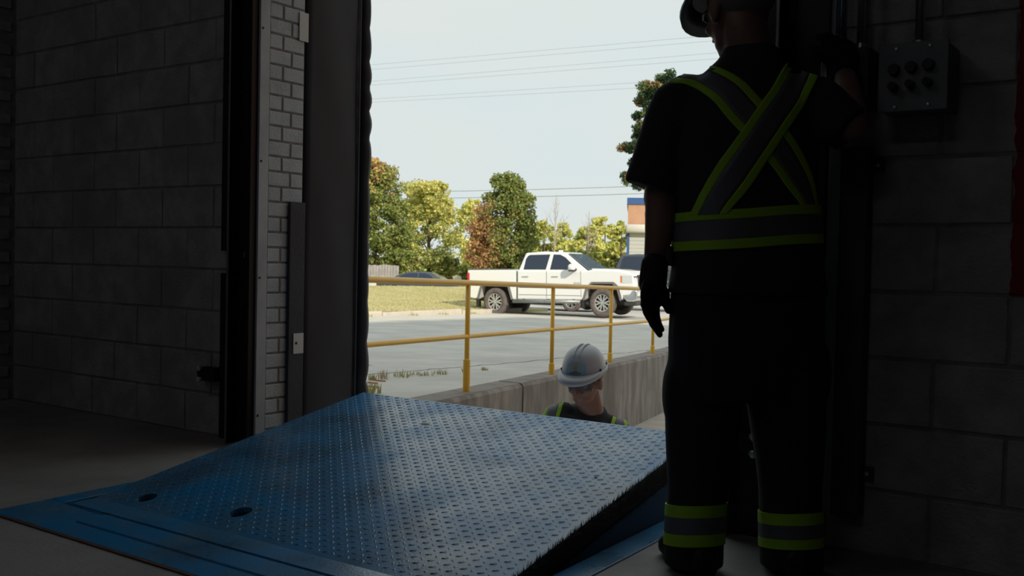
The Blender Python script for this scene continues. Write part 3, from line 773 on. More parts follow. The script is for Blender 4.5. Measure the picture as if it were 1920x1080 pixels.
def pickup(paint='white_paint'):
    t = empty('pickup_truck')
    HW, AF, AR = 0.985, 1.82, -1.82
    arch = lambda ax: [(ax-0.62, 0.47), (ax-0.50, 0.86), (ax-0.36, 0.97), (ax+0.36, 0.97), (ax+0.50, 0.86), (ax+0.62, 0.47)]
    def side_prism(name, poly, w0, w1, mat, bev, parent=t, seg=3):
        m = MB(); m.prism(poly, lambda x, z: (x, w0, z), lambda x, z: (x, w1, z)); return m.build(name, mat, parent, bevel=bev, seg=seg)
    # bed
    bedp = [(-2.75, 0.52), (-2.78, 0.80), (-2.80, 1.34), (-1.05, 1.35), (-1.05, 0.47)] + list(reversed(arch(AR)))
    bed = side_prism('bed', bedp, -HW, HW, paint, 0.035)
    m = MB(); m.box(-2.81, -1.06, -HW+0.005, -HW+0.075, 1.345, 1.375); m.box(-2.81, -1.06, HW-0.075, HW-0.005, 1.345, 1.375); m.box(-2.81, -2.74, -HW+0.05, HW-0.05, 1.345, 1.372)
    m.build('bed_rail_cap', 'seam', t, bevel=0.01)
    for s in (-1, 1):
        m = MB(); m.box(-2.815, -2.72, s*HW-0.02 if s > 0 else -HW-0.004, HW+0.004 if s > 0 else -HW+0.02, 0.98, 1.26); m.build('tail_lamp', 'red_lens', t, bevel=0.02)
    m = MB(); m.box(-2.92, -2.76, -0.95, 0.95, 0.52, 0.68); m.build('rear_bumper', 'chrome', t, bevel=0.03)
    # cab and front clip below the belt
    cabp = [(-1.03, 0.47), (-1.03, 1.33), (1.22, 1.30), (1.60, 1.345), (2.35, 1.315), (2.72, 1.24), (2.83, 1.10), (2.85, 0.80), (2.72, 0.62), (2.50, 0.60)] + list(reversed(arch(AF)[:]))
    cab = side_prism('cab_body', cabp, -HW, HW, paint, 0.05, seg=3)
    hd = [(1.18, 1.30), (1.30, 1.375), (2.2, 1.35), (2.60, 1.29), (2.60, 1.2), (1.18, 1.2)]
    side_prism('bonnet', hd, -0.62, 0.62, paint, 0.04)
    # greenhouse
    zb, zt = 1.28, 1.865
    base = [(-1.035, 0.945), (1.32, 0.93)]; top = [(-0.86, 0.745), (0.50, 0.735)]
    V = []
    for s in (1, -1):
        V += [(-1.035, s*0.945, zb), (1.36, s*0.93, zb), (0.50, s*0.735, zt-0.02), (-0.84, s*0.745, zt-0.03)]
    m = MB(); m.add(V + [(-0.2, 0.72, zt+0.005), (-0.2, -0.72, zt+0.005)], [(0,1,2,8,3), (5,4,7,9,6), (1,5,6,2), (0,3,7,4), (3,8,9,7), (8,2,6,9), (0,4,5,1)])
    gh = m.build('cab_roof', paint, t, bevel=0.055, seg=3)
    def yw(z): return 0.9405 - (z-zb)/(zt-zb)*0.205
    for s in (1, -1):
        def sd(name, poly, off, mat, par):
            m = MB(); m.prism(poly, lambda x, z: (x, s*(yw(z)+off), z), lambda x, z: (x, s*(yw(z)-0.02), z)); return m.build(name, mat, par, bevel=0.004)
        sd('side_window', [(-0.84,1.345),(-0.80,1.66),(-0.73,1.755),(-0.66,1.775),(0.015,1.785),(-0.075,1.345)], 0.006, 'car_glass', t)
        sd('side_window', [(0.07,1.345),(0.135,1.785),(0.36,1.775),(0.55,1.69),(0.98,1.345)], 0.006, 'car_glass', t)
        for (xh) in (-0.85, 0.16):
            m = MB(); m.box(xh, xh+0.22, s*HW-0.01 if s > 0 else -HW-0.035, HW+0.035 if s > 0 else -HW+0.01, 1.135, 1.165); m.build('door_handle', 'chrome', t, bevel=0.012)
        # seams and trim
        m = MB(); yy = s*(HW+0.001)
        def strip(pts, w=0.009):
            for a, b in zip(pts[:-1], pts[1:]):
                a, b = Vector((a[0], yy, a[1])), Vector((b[0], yy, b[1])); d = (b-a).normalized(); n = Vector((-d.z, 0, d.x))*w; th = Vector((0, s*0.003, 0))
                m.add([a-n, a+n, b+n, b-n, a-n+th, a+n+th, b+n+th, b-n+th], [(0,1,2,3),(7,6,5,4),(0,4,5,1),(1,5,6,2),(2,6,7,3),(3,7,4,0)])
        strip([(-1.04, 1.32), (-1.04, 0.50)], 0.012); strip([(-0.02, 1.30), (-0.02, 0.52)], 0.006); strip([(1.12, 1.30), (1.14, 0.56)], 0.006)
        strip([(-0.98, 0.83), (1.10, 0.80)], 0.010); strip([(-0.98, 0.62), (1.12, 0.60)], 0.007)
        m.build('door_seam', 'seam', t)
        me = text_mesh('SIERRA', 0.085, 0.004, 'badge', 'chrome')
        o = link('badge', me, t); o.location = (1.02 if s < 0 else 1.02, s*(HW+0.004), 0.955); o.rotation_euler = (math.pi/2, 0, 0 if s < 0 else math.pi)
        # flares, flaps
        for ax in (AR, AF):
            m = MB(); A = arch(ax); yo = s*(HW-0.02)
            inner = [(ax+(x-ax)*0.93, z if z < 0.6 else z-0.035) for x, z in A]
            for i in range(len(A)-1):
                q = [A[i], A[i+1], inner[i+1], inner[i]]
                m.prism(q, lambda x, z: (x, yo, z), lambda x, z: (x, yo+s*0.055, z))
            m.build('wheel_flare', 'grey_plastic', t, bevel=0.006)
            m = MB(); m.box(ax-0.655, ax-0.635, min(s*0.70, s*1.0), max(s*0.70, s*1.0), 0.24, 0.52); m.build('mud_flap', 'black_plastic', t)
            m = MB(); m.box(ax-0.58, ax+0.58, min(s*0.55, s*0.60), max(s*0.55, s*0.60), 0.35, 0.99); m.box(ax-0.56, ax+0.56, min(s*0.6, s*0.94), max(s*0.6, s*0.94), 0.955, 0.965); m.build('wheel_well', 'black_plastic', t)
            wheel(t, ax, s*0.86, 0.405, 0.285, s)
        m = MB(); m.cyl((-1.15, s*1.04, 0.43), (1.13, s*1.04, 0.43), 0.055, seg=12); m.build('running_board', 'galv', t, smooth=True)
        for xx in (-0.8, 0.05, 0.9):
            m = MB(); m.box(xx-0.03, xx+0.03, min(s*0.8, s*1.03), max(s*0.8, s*1.03), 0.43, 0.50); m.build('board_bracket', 'black_plastic', t)
        # mirror
        m = MB(); m.cbox(0.78, 0.99, min(s*1.03, s*1.24), max(s*1.03, s*1.24), 1.31, 1.50, 0.05); mi = m.build('side_mirror', paint, t, smooth=True)
        m = MB(); m.box(0.86, 0.96, min(s*0.93, s*1.08), max(s*0.93, s*1.08), 1.30, 1.35); m.box(0.80, 0.97, min(s*1.05, s*1.22), max(s*1.05, s*1.22), 1.29, 1.335); m.build('mirror_foot', 'black_plastic', mi, bevel=0.01)
        # head lamp and fog lamp
        m = MB(); m.prism([(0.60,0.93),(0.97,0.95),(0.97,1.20),(0.62,1.18)], lambda y, z: (2.82 if y < 0.7 else 2.80, s*y, z), lambda y, z: (2.50, s*(y+0.02), z)); hl = m.build('head_lamp', 'lamp_glass', t, bevel=0.02)
        m = MB()
        for a, b in (((0.70,1.0),(0.70,1.14)), ((0.70,1.14),(0.90,1.14)), ((0.90,1.14),(0.90,1.0)), ((0.90,1.0),(0.70,1.0))):
            m.cyl((2.826, s*a[0], a[1]), (2.826, s*b[0], b[1]), 0.012, seg=6)
        m.build('lamp_frame', 'black_plastic', hl)
        m = MB(); m.box(2.42, 2.455, min(s*0.97, s*0.997), max(s*0.97, s*0.997), 0.98, 1.17); m.build('side_marker', 'orange_lens', t)
        m = MB(); m.prism([(2.46,0.97),(2.80,0.95),(2.78,1.19),(2.46,1.18)], lambda x, z: (x, s*0.93, z), lambda x, z: (x, s*(0.999 if x < 2.6 else 0.985), z)); m.build('lamp_side', 'lamp_glass', hl, bevel=0.012)
        m = MB(); m.prism([(0.62,0.60),(0.90,0.60),(0.88,0.70),(0.64,0.72)], lambda y, z: (2.955, s*y, z), lambda y, z: (2.90, s*y, z)); m.build('fog_lamp', 'lamp_glass', t, bevel=0.008)
    m = MB(); m.add([(1.365,0.86,1.335),(1.365,-0.86,1.335),(0.62,-0.70,1.795),(0.62,0.70,1.795),(1.33,0.86,1.32),(1.33,-0.86,1.32),(0.59,-0.70,1.78),(0.59,0.70,1.78)],
        [(0,1,2,3),(7,6,5,4),(0,4,5,1),(1,5,6,2),(2,6,7,3),(3,7,4,0)]); ws = m.build('windscreen', 'windshield', t); ws.location = (0.012, 0, 0.012)
    m = MB(); m.box(-1.045, -0.80, -0.6, 0.6, 1.38, 1.72); rwn = m.build('rear_window', 'car_glass', t); 
    m = MB(); m.box(2.80, 2.875, -0.60, 0.60, 0.78, 1.19); gr = m.build('grille', 'black_plastic', t, bevel=0.03)
    for z in (0.86, 0.96, 1.06):
        m = MB(); m.box(2.87, 2.89, -0.57, 0.57, z-0.022, z+0.022); m.build('grille_bar', 'chrome', gr, bevel=0.006)
    bp = [(2.45, 0.60), (2.45, 0.78), (2.86, 0.80), (2.93, 0.74), (2.93, 0.50), (2.86, 0.44), (2.60, 0.44)]
    m = MB(); m.prism(bp, lambda x, z: (x - 0.0, -0.98, z), lambda x, z: (x, 0.98, z)); m.build('front_bumper', 'chrome', t, bevel=0.05, seg=3)
    m = MB(); m.box(2.50, 2.90, -0.93, 0.93, 0.33, 0.46); m.build('air_dam', 'black_plastic', t, bevel=0.03)
    m = MB(); m.box(-2.70, 2.5, -0.55, 0.55, 0.42, 0.62); m.build('chassis', 'black_plastic', t)
    m = MB(); m.box(0.0, 0.12, -0.06, 0.06, 1.86, 1.92); m.build('roof_beacon', 'white_paint', t, bevel=0.015)
    return t
def place_cam(o, X, Z, fx, fz, z):                   # stand a vehicle X right, Z ahead, nose pointing (fx, fz)
    x, y = plan(X, Z); f = RGT*fx + FWD*fz
    o.location = (x, y, z); o.rotation_euler = (0, 0, math.atan2(f.y, f.x))
tr = pickup(); tag(tr, 'white crew cab pickup truck parked by the curb', 'pickup truck')
place_cam(tr, 1.47, 31.0, 0.914, -0.407, -0.76); tr.scale = (0.95, 1, 1.04); tr.rotation_euler[1] = math.radians(-1.4)
def recolour(o, a, b):
    if o.type == 'MESH' and o.data.materials and o.data.materials[0] == MATS[a]:
        o.data = o.data.copy(); o.data.materials[0] = MATS[b]
    for c in o.children: recolour(c, a, b)
tr2 = copy_tree(tr); recolour(tr2, 'white_paint', 'dark_paint'); tag(tr2, 'dark grey pickup truck parked behind the white pickup truck', 'pickup truck')
place_cam(tr2, 5.1, 37.6, 0.914, -0.407, -0.79); tr2.scale = (1, 1, 1.08); tr2.rotation_euler[1] = 0

def sedan(paint, glass='car_glass'):
    t = empty('sedan_car')
    AF, AR, r = 1.38, -1.38, 0.325
    def arch(ax): return [(ax+0.40*math.cos(a), 0.30+0.40*math.sin(a)) for a in [math.pi*i/8 for i in range(9)]]
    body = [(-2.30, 0.30), (-2.36, 0.55), (-2.32, 0.95), (-1.6, 1.0), (0.85, 0.95), (1.9, 0.83), (2.28, 0.66), (2.34, 0.42), (2.25, 0.24)] + arch(AF) + arch(AR)
    m = MB(); m.prism(body, lambda x, z: (x, -0.89, z), lambda x, z: (x, 0.89, z)); m.build('body', paint, t, bevel=0.06, seg=3)
    rp_ = [(-1.85, 0.94, 0.76), (-1.25, 1.26, 0.64), (-0.75, 1.41, 0.58), (-0.1, 1.455, 0.57), (0.35, 1.41, 0.58), (0.75, 1.22, 0.66), (1.25, 0.93, 0.78)]
    vs, fs = [], []
    for x, z, w in rp_:
        vs += [(x, -0.86, 0.9), (x, -w, z), (x, w, z), (x, 0.86, 0.9)]
    for i in range(len(rp_)-1):
        a = i*4
        fs += [(a, a+1, a+5, a+4), (a+1, a+2, a+6, a+5), (a+2, a+3, a+7, a+6)]
    m = MB(); m.add(vs, fs); m.build('roof', paint, t, smooth=True)
    for s in (1, -1):
        def sw(x, z): return s*(0.868 - (z-0.9)/(0.55)*0.285)
        for poly in ([(-1.30,0.98),(-1.15,1.22),(-0.75,1.35),(-0.22,1.37),(-0.22,0.97)], [(-0.14,0.97),(-0.14,1.375),(0.2,1.36),(0.45,1.28),(0.82,0.97)]):
            m = MB(); m.prism(poly, lambda x, z: (x, sw(x, z)+s*0.012, z), lambda x, z: (x, sw(x, z)-s*0.03, z)); m.build('side_window', glass, t)
        for ax in (AF, AR): wheel(t, ax, s*0.79, r, 0.21, s, 10)
        m = MB(); m.cbox(0.60, 0.76, min(s*0.92, s*1.05), max(s*0.92, s*1.05), 0.98, 1.10, 0.03); m.build('side_mirror', paint, t, smooth=True)
        m = MB(); m.box(2.18, 2.33, min(s*0.55, s*0.86), max(s*0.55, s*0.86), 0.56, 0.68); m.build('head_lamp', 'lamp_glass', t, bevel=0.03)
        m = MB(); m.box(-2.37, -2.28, min(s*0.5, s*0.87), max(s*0.5, s*0.87), 0.70, 0.84); m.build('tail_lamp', 'red_lens', t, bevel=0.02)
    m = MB(); m.add([(1.28,0.74,0.955),(1.28,-0.74,0.955),(0.40,-0.54,1.415),(0.40,0.54,1.415)], [(0,1,2,3)]); m.build('windscreen', 'windshield', t)
    m = MB(); m.add([(-1.84,0.70,0.97),(-1.84,-0.70,0.97),(-0.9,-0.55,1.39),(-0.9,0.55,1.39)], [(0,1,2,3)]); m.build('rear_window', glass, t)
    m = MB(); m.box(-2.2, 2.2, -0.7, 0.7, 0.2, 0.4); m.build('chassis', 'black_plastic', t)
    return t
sd = sedan('navy_paint'); tag(sd, 'dark blue sedan car on the street behind the grass bank', 'car')
place_cam(sd, -4.55, 52.5, 0.985, -0.17, -1.22)
sd2 = copy_tree(sd); recolour(sd2, 'navy_paint', 'dark_paint'); tag(sd2, 'dark grey sedan car hidden behind the white pickup truck', 'car')
place_cam(sd2, 1.1, 35.3, 0.914, -0.407, -0.79); sd2.scale = (1, 1, 0.92)

# ================================================================ building across the road
bd_ = empty('brick_building'); tag(bd_, 'brick building with blue parapet and grey roller shutter', 'building')
ZB = 62.0
c0 = at(1174.5, 500, ZB)
bx_, by_ = c0.x, c0.y; gz = -0.95
f_ = RGT*0.993 - FWD*0.118; f_.normalize(); ang = math.atan2(f_.y, f_.x)
bd_.location = (bx_, by_, gz); bd_.rotation_euler = (0, 0, ang)
H0 = 0.87 + (494-383)/FPX*ZB - gz; H1 = 0.87 + (494-371)/FPX*ZB - gz; HS = 0.87 + (494-421)/FPX*ZB - gz; HS2 = 0.87 + (494-437)/FPX*ZB - gz
m = MB(); m.box(0.02, 14, 0, 9, 0, H0); m.build('brick_wall', 'far_brick', bd_)
m = MB(); m.box(-0.05, 14.1, -0.08, 9, H0, H1); m.build('parapet', 'blue_metal', bd_)
m = MB(); m.cbox(-0.1, 2.4, -0.55, 0.05, HS2, HS, 0.1); m.build('shutter_housing', 'cream', bd_, smooth=True)
m = MB(); m.box(-0.02, 0.12, -0.12, 0.02, 0, HS2); m.build('door_frame', 'blue_metal', bd_)
m = MB()
for k in range(16):
    z0 = HS2*k/16; m.box(0.14, 2.2, -0.07, -0.02, z0, z0+HS2/16-0.025)
m.box(0.14, 2.2, -0.05, -0.02, 0, HS2); m.build('roller_shutter', 'shutter', bd_)
me = text_mesh('L', 0.36, 0.01, 'wall_letter', 'far_letter'); o = link('wall_letter', me, bd_); o.location = (1.12, -0.02, 0.87+(494-402)/FPX*ZB-gz); o.rotation_euler = (math.pi/2, 0, 0)
m = MB(); m.box(2.5, 5.5, -0.08, 0.02, 1.05, HS2+0.4); m.build('grey_panel', 'shutter', bd_)
m = MB(); m.box(2.5, 5.5, -0.12, 0.02, 0.85, 1.05); m.build('sill', 'fence_wood', bd_)
m = MB(); m.box(2.5, 5.5, -0.09, 0.02, 0.0, 0.85); m.build('white_panel', 'chair_white', bd_)

# ================================================================ fence, bins, chairs behind the grass
fn = empty('wooden_fence'); p0 = at(676, 505, 56.4); fn.location = (p0.x, p0.y, -1.25); fn.rotation_euler = (0, 0, YAW); tag(fn, 'grey weathered board fence under the trees', 'fence')
for k in range(21):
    m = MB(); m.box(-1.2+k*0.16, -1.2+k*0.16+0.145, 0, 0.03, 0.05, 1.75+random.uniform(-0.03, 0.03)); m.build('fence_board', 'fence_wood', fn)
m = MB(); m.box(-1.2, 2.15, 0.03, 0.07, 0.4, 0.5); m.box(-1.2, 2.15, 0.03, 0.07, 1.4, 1.5); m.build('fence_rail', 'fence_wood', fn)
p0 = at(705, 512, 55.6)
m = MB()
rgs = []
for k in range(13):
    x = -0.95+1.9*k/12; h = 0.62+0.10*math.sin(k*1.7)
    rgs.append([Vector((x, 0.35*math.cos(a)*(0.8 if k in (0, 12) else 1), max(0, h*math.sin(a)*(0.8 if k in (0, 12) else 1)))) for a in [math.pi*i/8 for i in range(9)]])
m.loft(rgs); o = m.build('covered_woodpile', 'pale_cover', None, smooth=True); o.location = (p0.x, p0.y, -1.2); o.rotation_euler = (0, 0, YAW); o.scale = (1, 1, 1.6)
tag(o, 'low pile under a pale green cover in front of the fence', 'pile')
def deck_chair(px, Z, rz, label):
    t = empty('garden_chair'); p0 = at(px, 515, Z); t.location = (p0.x, p0.y, -1.1); t.rotation_euler = (0, 0, YAW+rz); tag(t, label, 'chair')
    for k in range(5):
        m = MB(); x = -0.24+k*0.12; m.add([(x-0.05,0.25,0.35),(x+0.05,0.25,0.35),(x+0.055,0.62,1.12-0.03*abs(k-2)),(x-0.055,0.62,1.12-0.03*abs(k-2)),(x-0.05,0.28,0.35),(x+0.05,0.28,0.35),(x+0.055,0.65,1.12-0.03*abs(k-2)),(x-0.055,0.65,1.12-0.03*abs(k-2))],[(0,1,2,3),(7,6,5,4),(0,4,5,1),(1,5,6,2),(2,6,7,3),(3,7,4,0)]); m.build('back_slat', 'chair_white', t)
    for k in range(4):
        m = MB(); y = -0.30+k*0.14; m.box(-0.28, 0.28, y, y+0.12, 0.36+0.03*(3-k), 0.39+0.03*(3-k)); m.build('seat_slat', 'chair_white', t)
    for s in (-1, 1):
        m = MB(); m.box(s*0.36-0.07, s*0.36+0.07, -0.36, 0.34, 0.62, 0.65); m.build('armrest', 'chair_white', t)
        m = MB(); m.box(s*0.32-0.025, s*0.32+0.025, -0.34, -0.26, 0, 0.62); m.build('leg', 'chair_white', t)
        m = MB(); m.add([(s*0.30-0.02,-0.3,0.42),(s*0.30+0.02,-0.3,0.42),(s*0.30+0.02,0.7,0.0),(s*0.30-0.02,0.7,0.0),(s*0.30-0.02,-0.3,0.34),(s*0.30+0.02,-0.3,0.34),(s*0.30+0.02,0.62,0.0),(s*0.30-0.02,0.62,0.0)],[(0,1,2,3),(7,6,5,4),(0,4,5,1),(1,5,6,2),(2,6,7,3),(3,7,4,0)]); m.build('leg', 'chair_white', t)
deck_chair(868, 57.2, 2.6, 'white slatted garden chair turned towards the maple with red leaves')
deck_chair(877, 54.5, -2.5, 'white slatted garden chair next to the tail of the pickup truck')

# ================================================================ trees
def leaves_mesh(name, pts, cols, size, seed, mat='leaf', updown=0.3, nrm=None):
    r = np.random.default_rng(seed); n = len(pts)
    nv = r.normal(size=(n, 3)); 
    if nrm is not None: nv = nv*0.75 + nrm
    nv[:, 2] += updown; nv /= np.linalg.norm(nv, axis=1)[:, None]
    t = np.cross(nv, r.normal(size=(n, 3))); t /= np.linalg.norm(t, axis=1)[:, None]; b = np.cross(nv, t)
    s = size*r.uniform(0.6, 1.3, (n, 1))
    a = s*0.5; k = s*0.32
    V = np.stack([pts-t*a, pts+b*k-nv*0.12*s, pts+t*a, pts-b*k-nv*0.12*s], 1).reshape(-1, 3)
    me = bpy.data.meshes.new(name); me.vertices.add(4*n); me.vertices.foreach_set('co', V.astype(np.float32).ravel())
    me.loops.add(4*n); me.loops.foreach_set('vertex_index', np.arange(4*n, dtype=np.int32))
    me.polygons.add(n); me.polygons.foreach_set('loop_start', np.arange(0, 4*n, 4, dtype=np.int32)); me.polygons.foreach_set('loop_total', np.full(n, 4, dtype=np.int32))
    me.update(calc_edges=True)
    ca = me.color_attributes.new('Col', 'FLOAT_COLOR', 'POINT')
    cc = np.concatenate([np.repeat(cols, 4, 0), np.ones((4*n, 1))], 1).astype(np.float32); ca.data.foreach_set('color', cc.ravel())
    me.materials.append(MATS[mat]); me.validate(); return me
def branches(seed, height, spread, trunk_r, n, mat, levels=2, zstart=0.25, up=0.7):
    rb = random.Random(seed); m = MB()
    m.tube([(0,0,-0.1), (0.03*height*rb.uniform(-.3,.3),0,height*0.35), (0.04*height*rb.uniform(-.3,.3),0.02*height*rb.uniform(-1,1),height*0.7), (0,0,height*0.95)], [trunk_r, trunk_r*0.75, trunk_r*0.45, trunk_r*0.12], 8)
    def br(p, d, L, r, lv):
        pts, rs = [p], [r]; q = p; dd = d
        for i in range(4):
            dd = (dd + Vector((rb.uniform(-.25,.25), rb.uniform(-.25,.25), rb.uniform(-.05,.25)))).normalized(); q = q + dd*L/4; pts.append(q); rs.append(r*(1-0.22*(i+1)))
        m.tube(pts, rs, 5)
        if lv:
            for i in range(4): br(pts[rb.randint(1, 4)], (dd + Vector((rb.uniform(-1,1), rb.uniform(-1,1), rb.uniform(0,.8)))).normalized(), L*0.5, r*0.5, lv-1)
    for i in range(n):
        z = height*(zstart+(0.85-zstart)*i/n); a = rb.uniform(0, 6.28); L = spread*(1.0-0.6*i/n)
        br(Vector((0, 0, z)), Vector((math.cos(a), math.sin(a), up)).normalized(), L, trunk_r*0.4*(1-0.5*i/n), levels-1)
    return m
GR = dict(dk=(0.15,0.20,0.075), md=(0.22,0.27,0.075), lt=(0.40,0.42,0.13), yl=(0.78,0.66,0.24), yg=(0.56,0.56,0.17), og=(0.62,0.38,0.16), rd=(0.42,0.23,0.13), br=(0.36,0.26,0.13))
def mixc(w, names, r):
    w = np.asarray(w, float); w = w/w.sum(1, keepdims=True); cs = np.array([GR[k] for k in names]); c = np.cumsum(w, 1); u = r.random(len(w))[:, None]
    idx = (u > c).sum(1).clip(0, len(names)-1); return cs[idx]*r.uniform(0.75, 1.25, (len(w), 1))
def crown_tree(name, label, px, Z, top, half, base_z, colour, n=11000, size=0.2, seed=1, shape='ovoid', trunk=0.2, clusters=90, low=0.16, group=None, cr=0.19, cat='tree'):
    t = empty(name); p0 = at(px, 500, Z); t.location = (p0.x, p0.y, base_z); t.rotation_euler = (0, 0, YAW); tag(t, label, cat, group)
    Hh = 0.87 + (490-top)/FPX*Z - base_z; W = half/FPX*Z
    r = np.random.default_rng(seed)
    h = r.uniform(0, 1, clusters) if shape != 'cone' else r.uniform(0, 1, clusters)**1.3
    if shape == 'egg': prof = np.where(h < 0.28, 0.86+0.5*h, np.sqrt(np.clip(1-((h-0.28)/0.74)**2, 0.01, 1))**1.15)
    elif shape == 'ovoid': prof = np.sqrt(np.clip(1-((h-0.38)/0.64)**2, 0.02, 1))
    elif shape == 'cone': prof = np.clip((1-h)**0.75*1.02, 0.06, 1)*np.clip(0.55+h*3.5, 0, 1)
    else: prof = np.sqrt(np.clip(1-((h-0.5)/0.56)**2, 0.05, 1))
    th = r.uniform(0, 2*np.pi, clusters); rad = W*prof*r.uniform(0.35, 0.92, clusters)
    cx, cy, cz = rad*np.cos(th), rad*np.sin(th), Hh*(low+(0.97-low)*h)
    cs = W*cr*r.uniform(0.7, 1.5, clusters)*(0.55+0.6*prof)
    k = r.integers(0, clusters, n); d = r.normal(size=(n, 3)); d /= np.linalg.norm(d, axis=1)[:, None]; d *= (r.random((n, 1))**0.45)
    pts = np.stack([cx[k], cy[k], cz[k]], 1) + d*np.stack([cs[k]*1.15, cs[k]*1.15, cs[k]*0.85], 1)
    pts[:, 2] = np.maximum(pts[:, 2], 0.05)
    u = np.stack([pts[:, 0]/W, pts[:, 1]/W, pts[:, 2]/Hh], 1)
    cols = np.minimum(colour(u, r, k, cs)*1.18, 0.95)
    me = leaves_mesh('foliage', pts, cols, size, seed, nrm=d*0.9)
    o = link('foliage', me, t)
    branches(seed, Hh*0.93, W*0.8, trunk, 9, 'bark').build('trunk', 'bark', t, smooth=True)
    return t
sig = lambda x: 1/(1+np.exp(-x))
def c_left(u, r, k, cs):
    o = sig((u[:, 2]-0.86)*10 - u[:, 0]*2.6)
    return mixc(np.stack([0.30*(1-o), 0.5*(1-o)+0.08, 0.34*(1-o)+0.10, 0.85*o, 0.25*o], 1), ['dk', 'md', 'lt', 'og', 'rd'], r)
def c_yg(u, r, k, cs):
    o = sig((u[:, 2]-0.62)*8)
    return mixc(np.stack([0.12*(1-o), 0.32*(1-o)+0.05, 0.42+0*o, 0.35+0*o, 0.75*o], 1), ['dk', 'md', 'lt', 'yg', 'yl'], r)
def c_mid(u, r, k, cs):
    o = sig(-(u[:, 0]+0.28+0.5*(u[:, 2]-0.45))*8)*(u[:, 2] < 0.78); t = 0.35*sig((0.25-u[:, 2])*14)
    return mixc(np.stack([0.42*(1-o), 0.48*(1-o)+0.05, 0.24*(1-o)*np.clip(u[:, 2]*1.4, 0, 1)+0.03, 0.62*o+0.4*t, 0.30*o+0.04, 0.35*t], 1), ['dk', 'md', 'lt', 'rd', 'og', 'br'], r)
def c_far(y):
    def f(u, r, k, cs):
        o = 0*u[:, 0]
        return mixc(np.stack([0.05+o, 0.25*(1-y)+o, 0.35+o, 0.35+o, 0.55*y+o], 1), ['dk', 'md', 'lt', 'yg', 'yl'], r)*1.12
    return f
def c_hedge(u, r, k, cs):
    o = 0*u[:, 0]
    return mixc(np.stack([0.2+o, 0.4+o, 0.3+o, 0.22+o, 0.05+o], 1), ['dk', 'md', 'lt', 'yg', 'og'], r)
crown_tree('maple_tree', 'dense green maple tree with an orange top beside the dock seal', 702, 60, 303, 72, -1.25, c_left, 26000, 0.19, 11, 'egg', 0.2, 210, low=0.12, cr=0.17)
crown_tree('ash_tree', 'loose yellow green tree between the two maples', 803, 65, 335, 68, -1.25, c_yg, 17000, 0.20, 12, 'ovoid', 0.16, 120, low=0.05)
crown_tree('maple_tree', 'dark green maple tree with red brown leaves on one side', 945, 56, 325, 74, -1.2, c_mid, 30000, 0.17, 13, 'egg', 0.2, 240, low=0.06, cr=0.17)
crown_tree('poplar_tree', 'pale yellow tree behind the red brown leaves of the maple', 885, 74, 372, 42, -1.25, c_far(1.0), 5000, 0.24, 14, 'ovoid', 0.14, 45)
crown_tree('poplar_tree', 'yellow tree rising above the loose yellow green tree', 762, 76, 345, 46, -1.25, c_far(0.8), 5000, 0.24, 15, 'ovoid', 0.14, 45)
for i, (px, top, half, y, lab) in enumerate([(1020, 412, 36, 0.4, 'yellow green tree beyond the roof of the white pickup truck'), (1058, 418, 34, 0.7, 'pale yellow tree behind the bare grey tree'),
        (1100, 422, 36, 0.5, 'light green tree between bare tree and brick building'), (1133, 396, 34, 0.95, 'taller golden tree next to the brick building'), (1164, 412, 28, 0.5, 'golden green tree touching the corner of the brick building'),
        (985, 420, 40, 0.5, 'light tree showing behind the dark green maple'), (905, 400, 40, 0.6, 'pale tree filling the gap behind the maple with red leaves')]):
    crown_tree('background_tree', lab, px, (84, 97, 88, 101, 92, 112, 120)[i], top, half, -1.3, c_far(y), 7000, 0.34, 30+i, 'ovoid', 0.13, 42, low=0.0, group='trees across the far lot', cr=0.24)
for i, (px, half, top, Z, lab) in enumerate([(772, 22, 478, 57, 'small yellow green shrub behind the dark blue sedan'), (803, 20, 487, 60.3, 'low shrub behind the roof of the dark blue sedan'), (832, 24, 478, 59, 'bushy shrub ahead of the dark blue sedan'), (858, 18, 490, 61.5, 'shrub behind the white garden chairs'),
        (741, 13, 490, 63, 'shrub at the end of the grey board fence'), (897, 18, 486, 60.8, 'shrub at the foot of the maple with red leaves'), (940, 30, 488, 63, 'dark shrub behind the bed of the white pickup truck'), (985, 30, 480, 60, 'shrub behind the cab of the white pickup truck'), (1145, 22, 470, 72, 'shrub in front of the golden tree next to the building'), (1098, 34, 468, 74, 'shrub below the light green tree'), (1030, 30, 470, 70, 'shrub below the pale yellow tree')]):
    crown_tree('shrub', lab, px, Z, top, half, -1.25, c_hedge, 2600, 0.2, 60+i, 'round', 0.05, 26, low=0.02, group='shrubs along the fence', cr=0.34, cat='shrub')
for (px, Z, top, sp, lab, sd_) in ((1040, 78, 352, 1.9, 'tall bare grey tree with thin twigs', 3), (1103, 80, 384, 1.6, 'shorter bare tree in front of the golden trees', 4)):
    t = empty('bare_tree'); p0 = at(px, 500, Z); t.location = (p0.x, p0.y, -1.3); tag(t, lab, 'tree')
    Hh = 0.87+(492-top)/FPX*Z+1.3
    branches(sd_, Hh, sp, 0.07, 14, 'bark', 2, 0.4, 1.6).build('trunk', 'pale_bark', t, smooth=True)
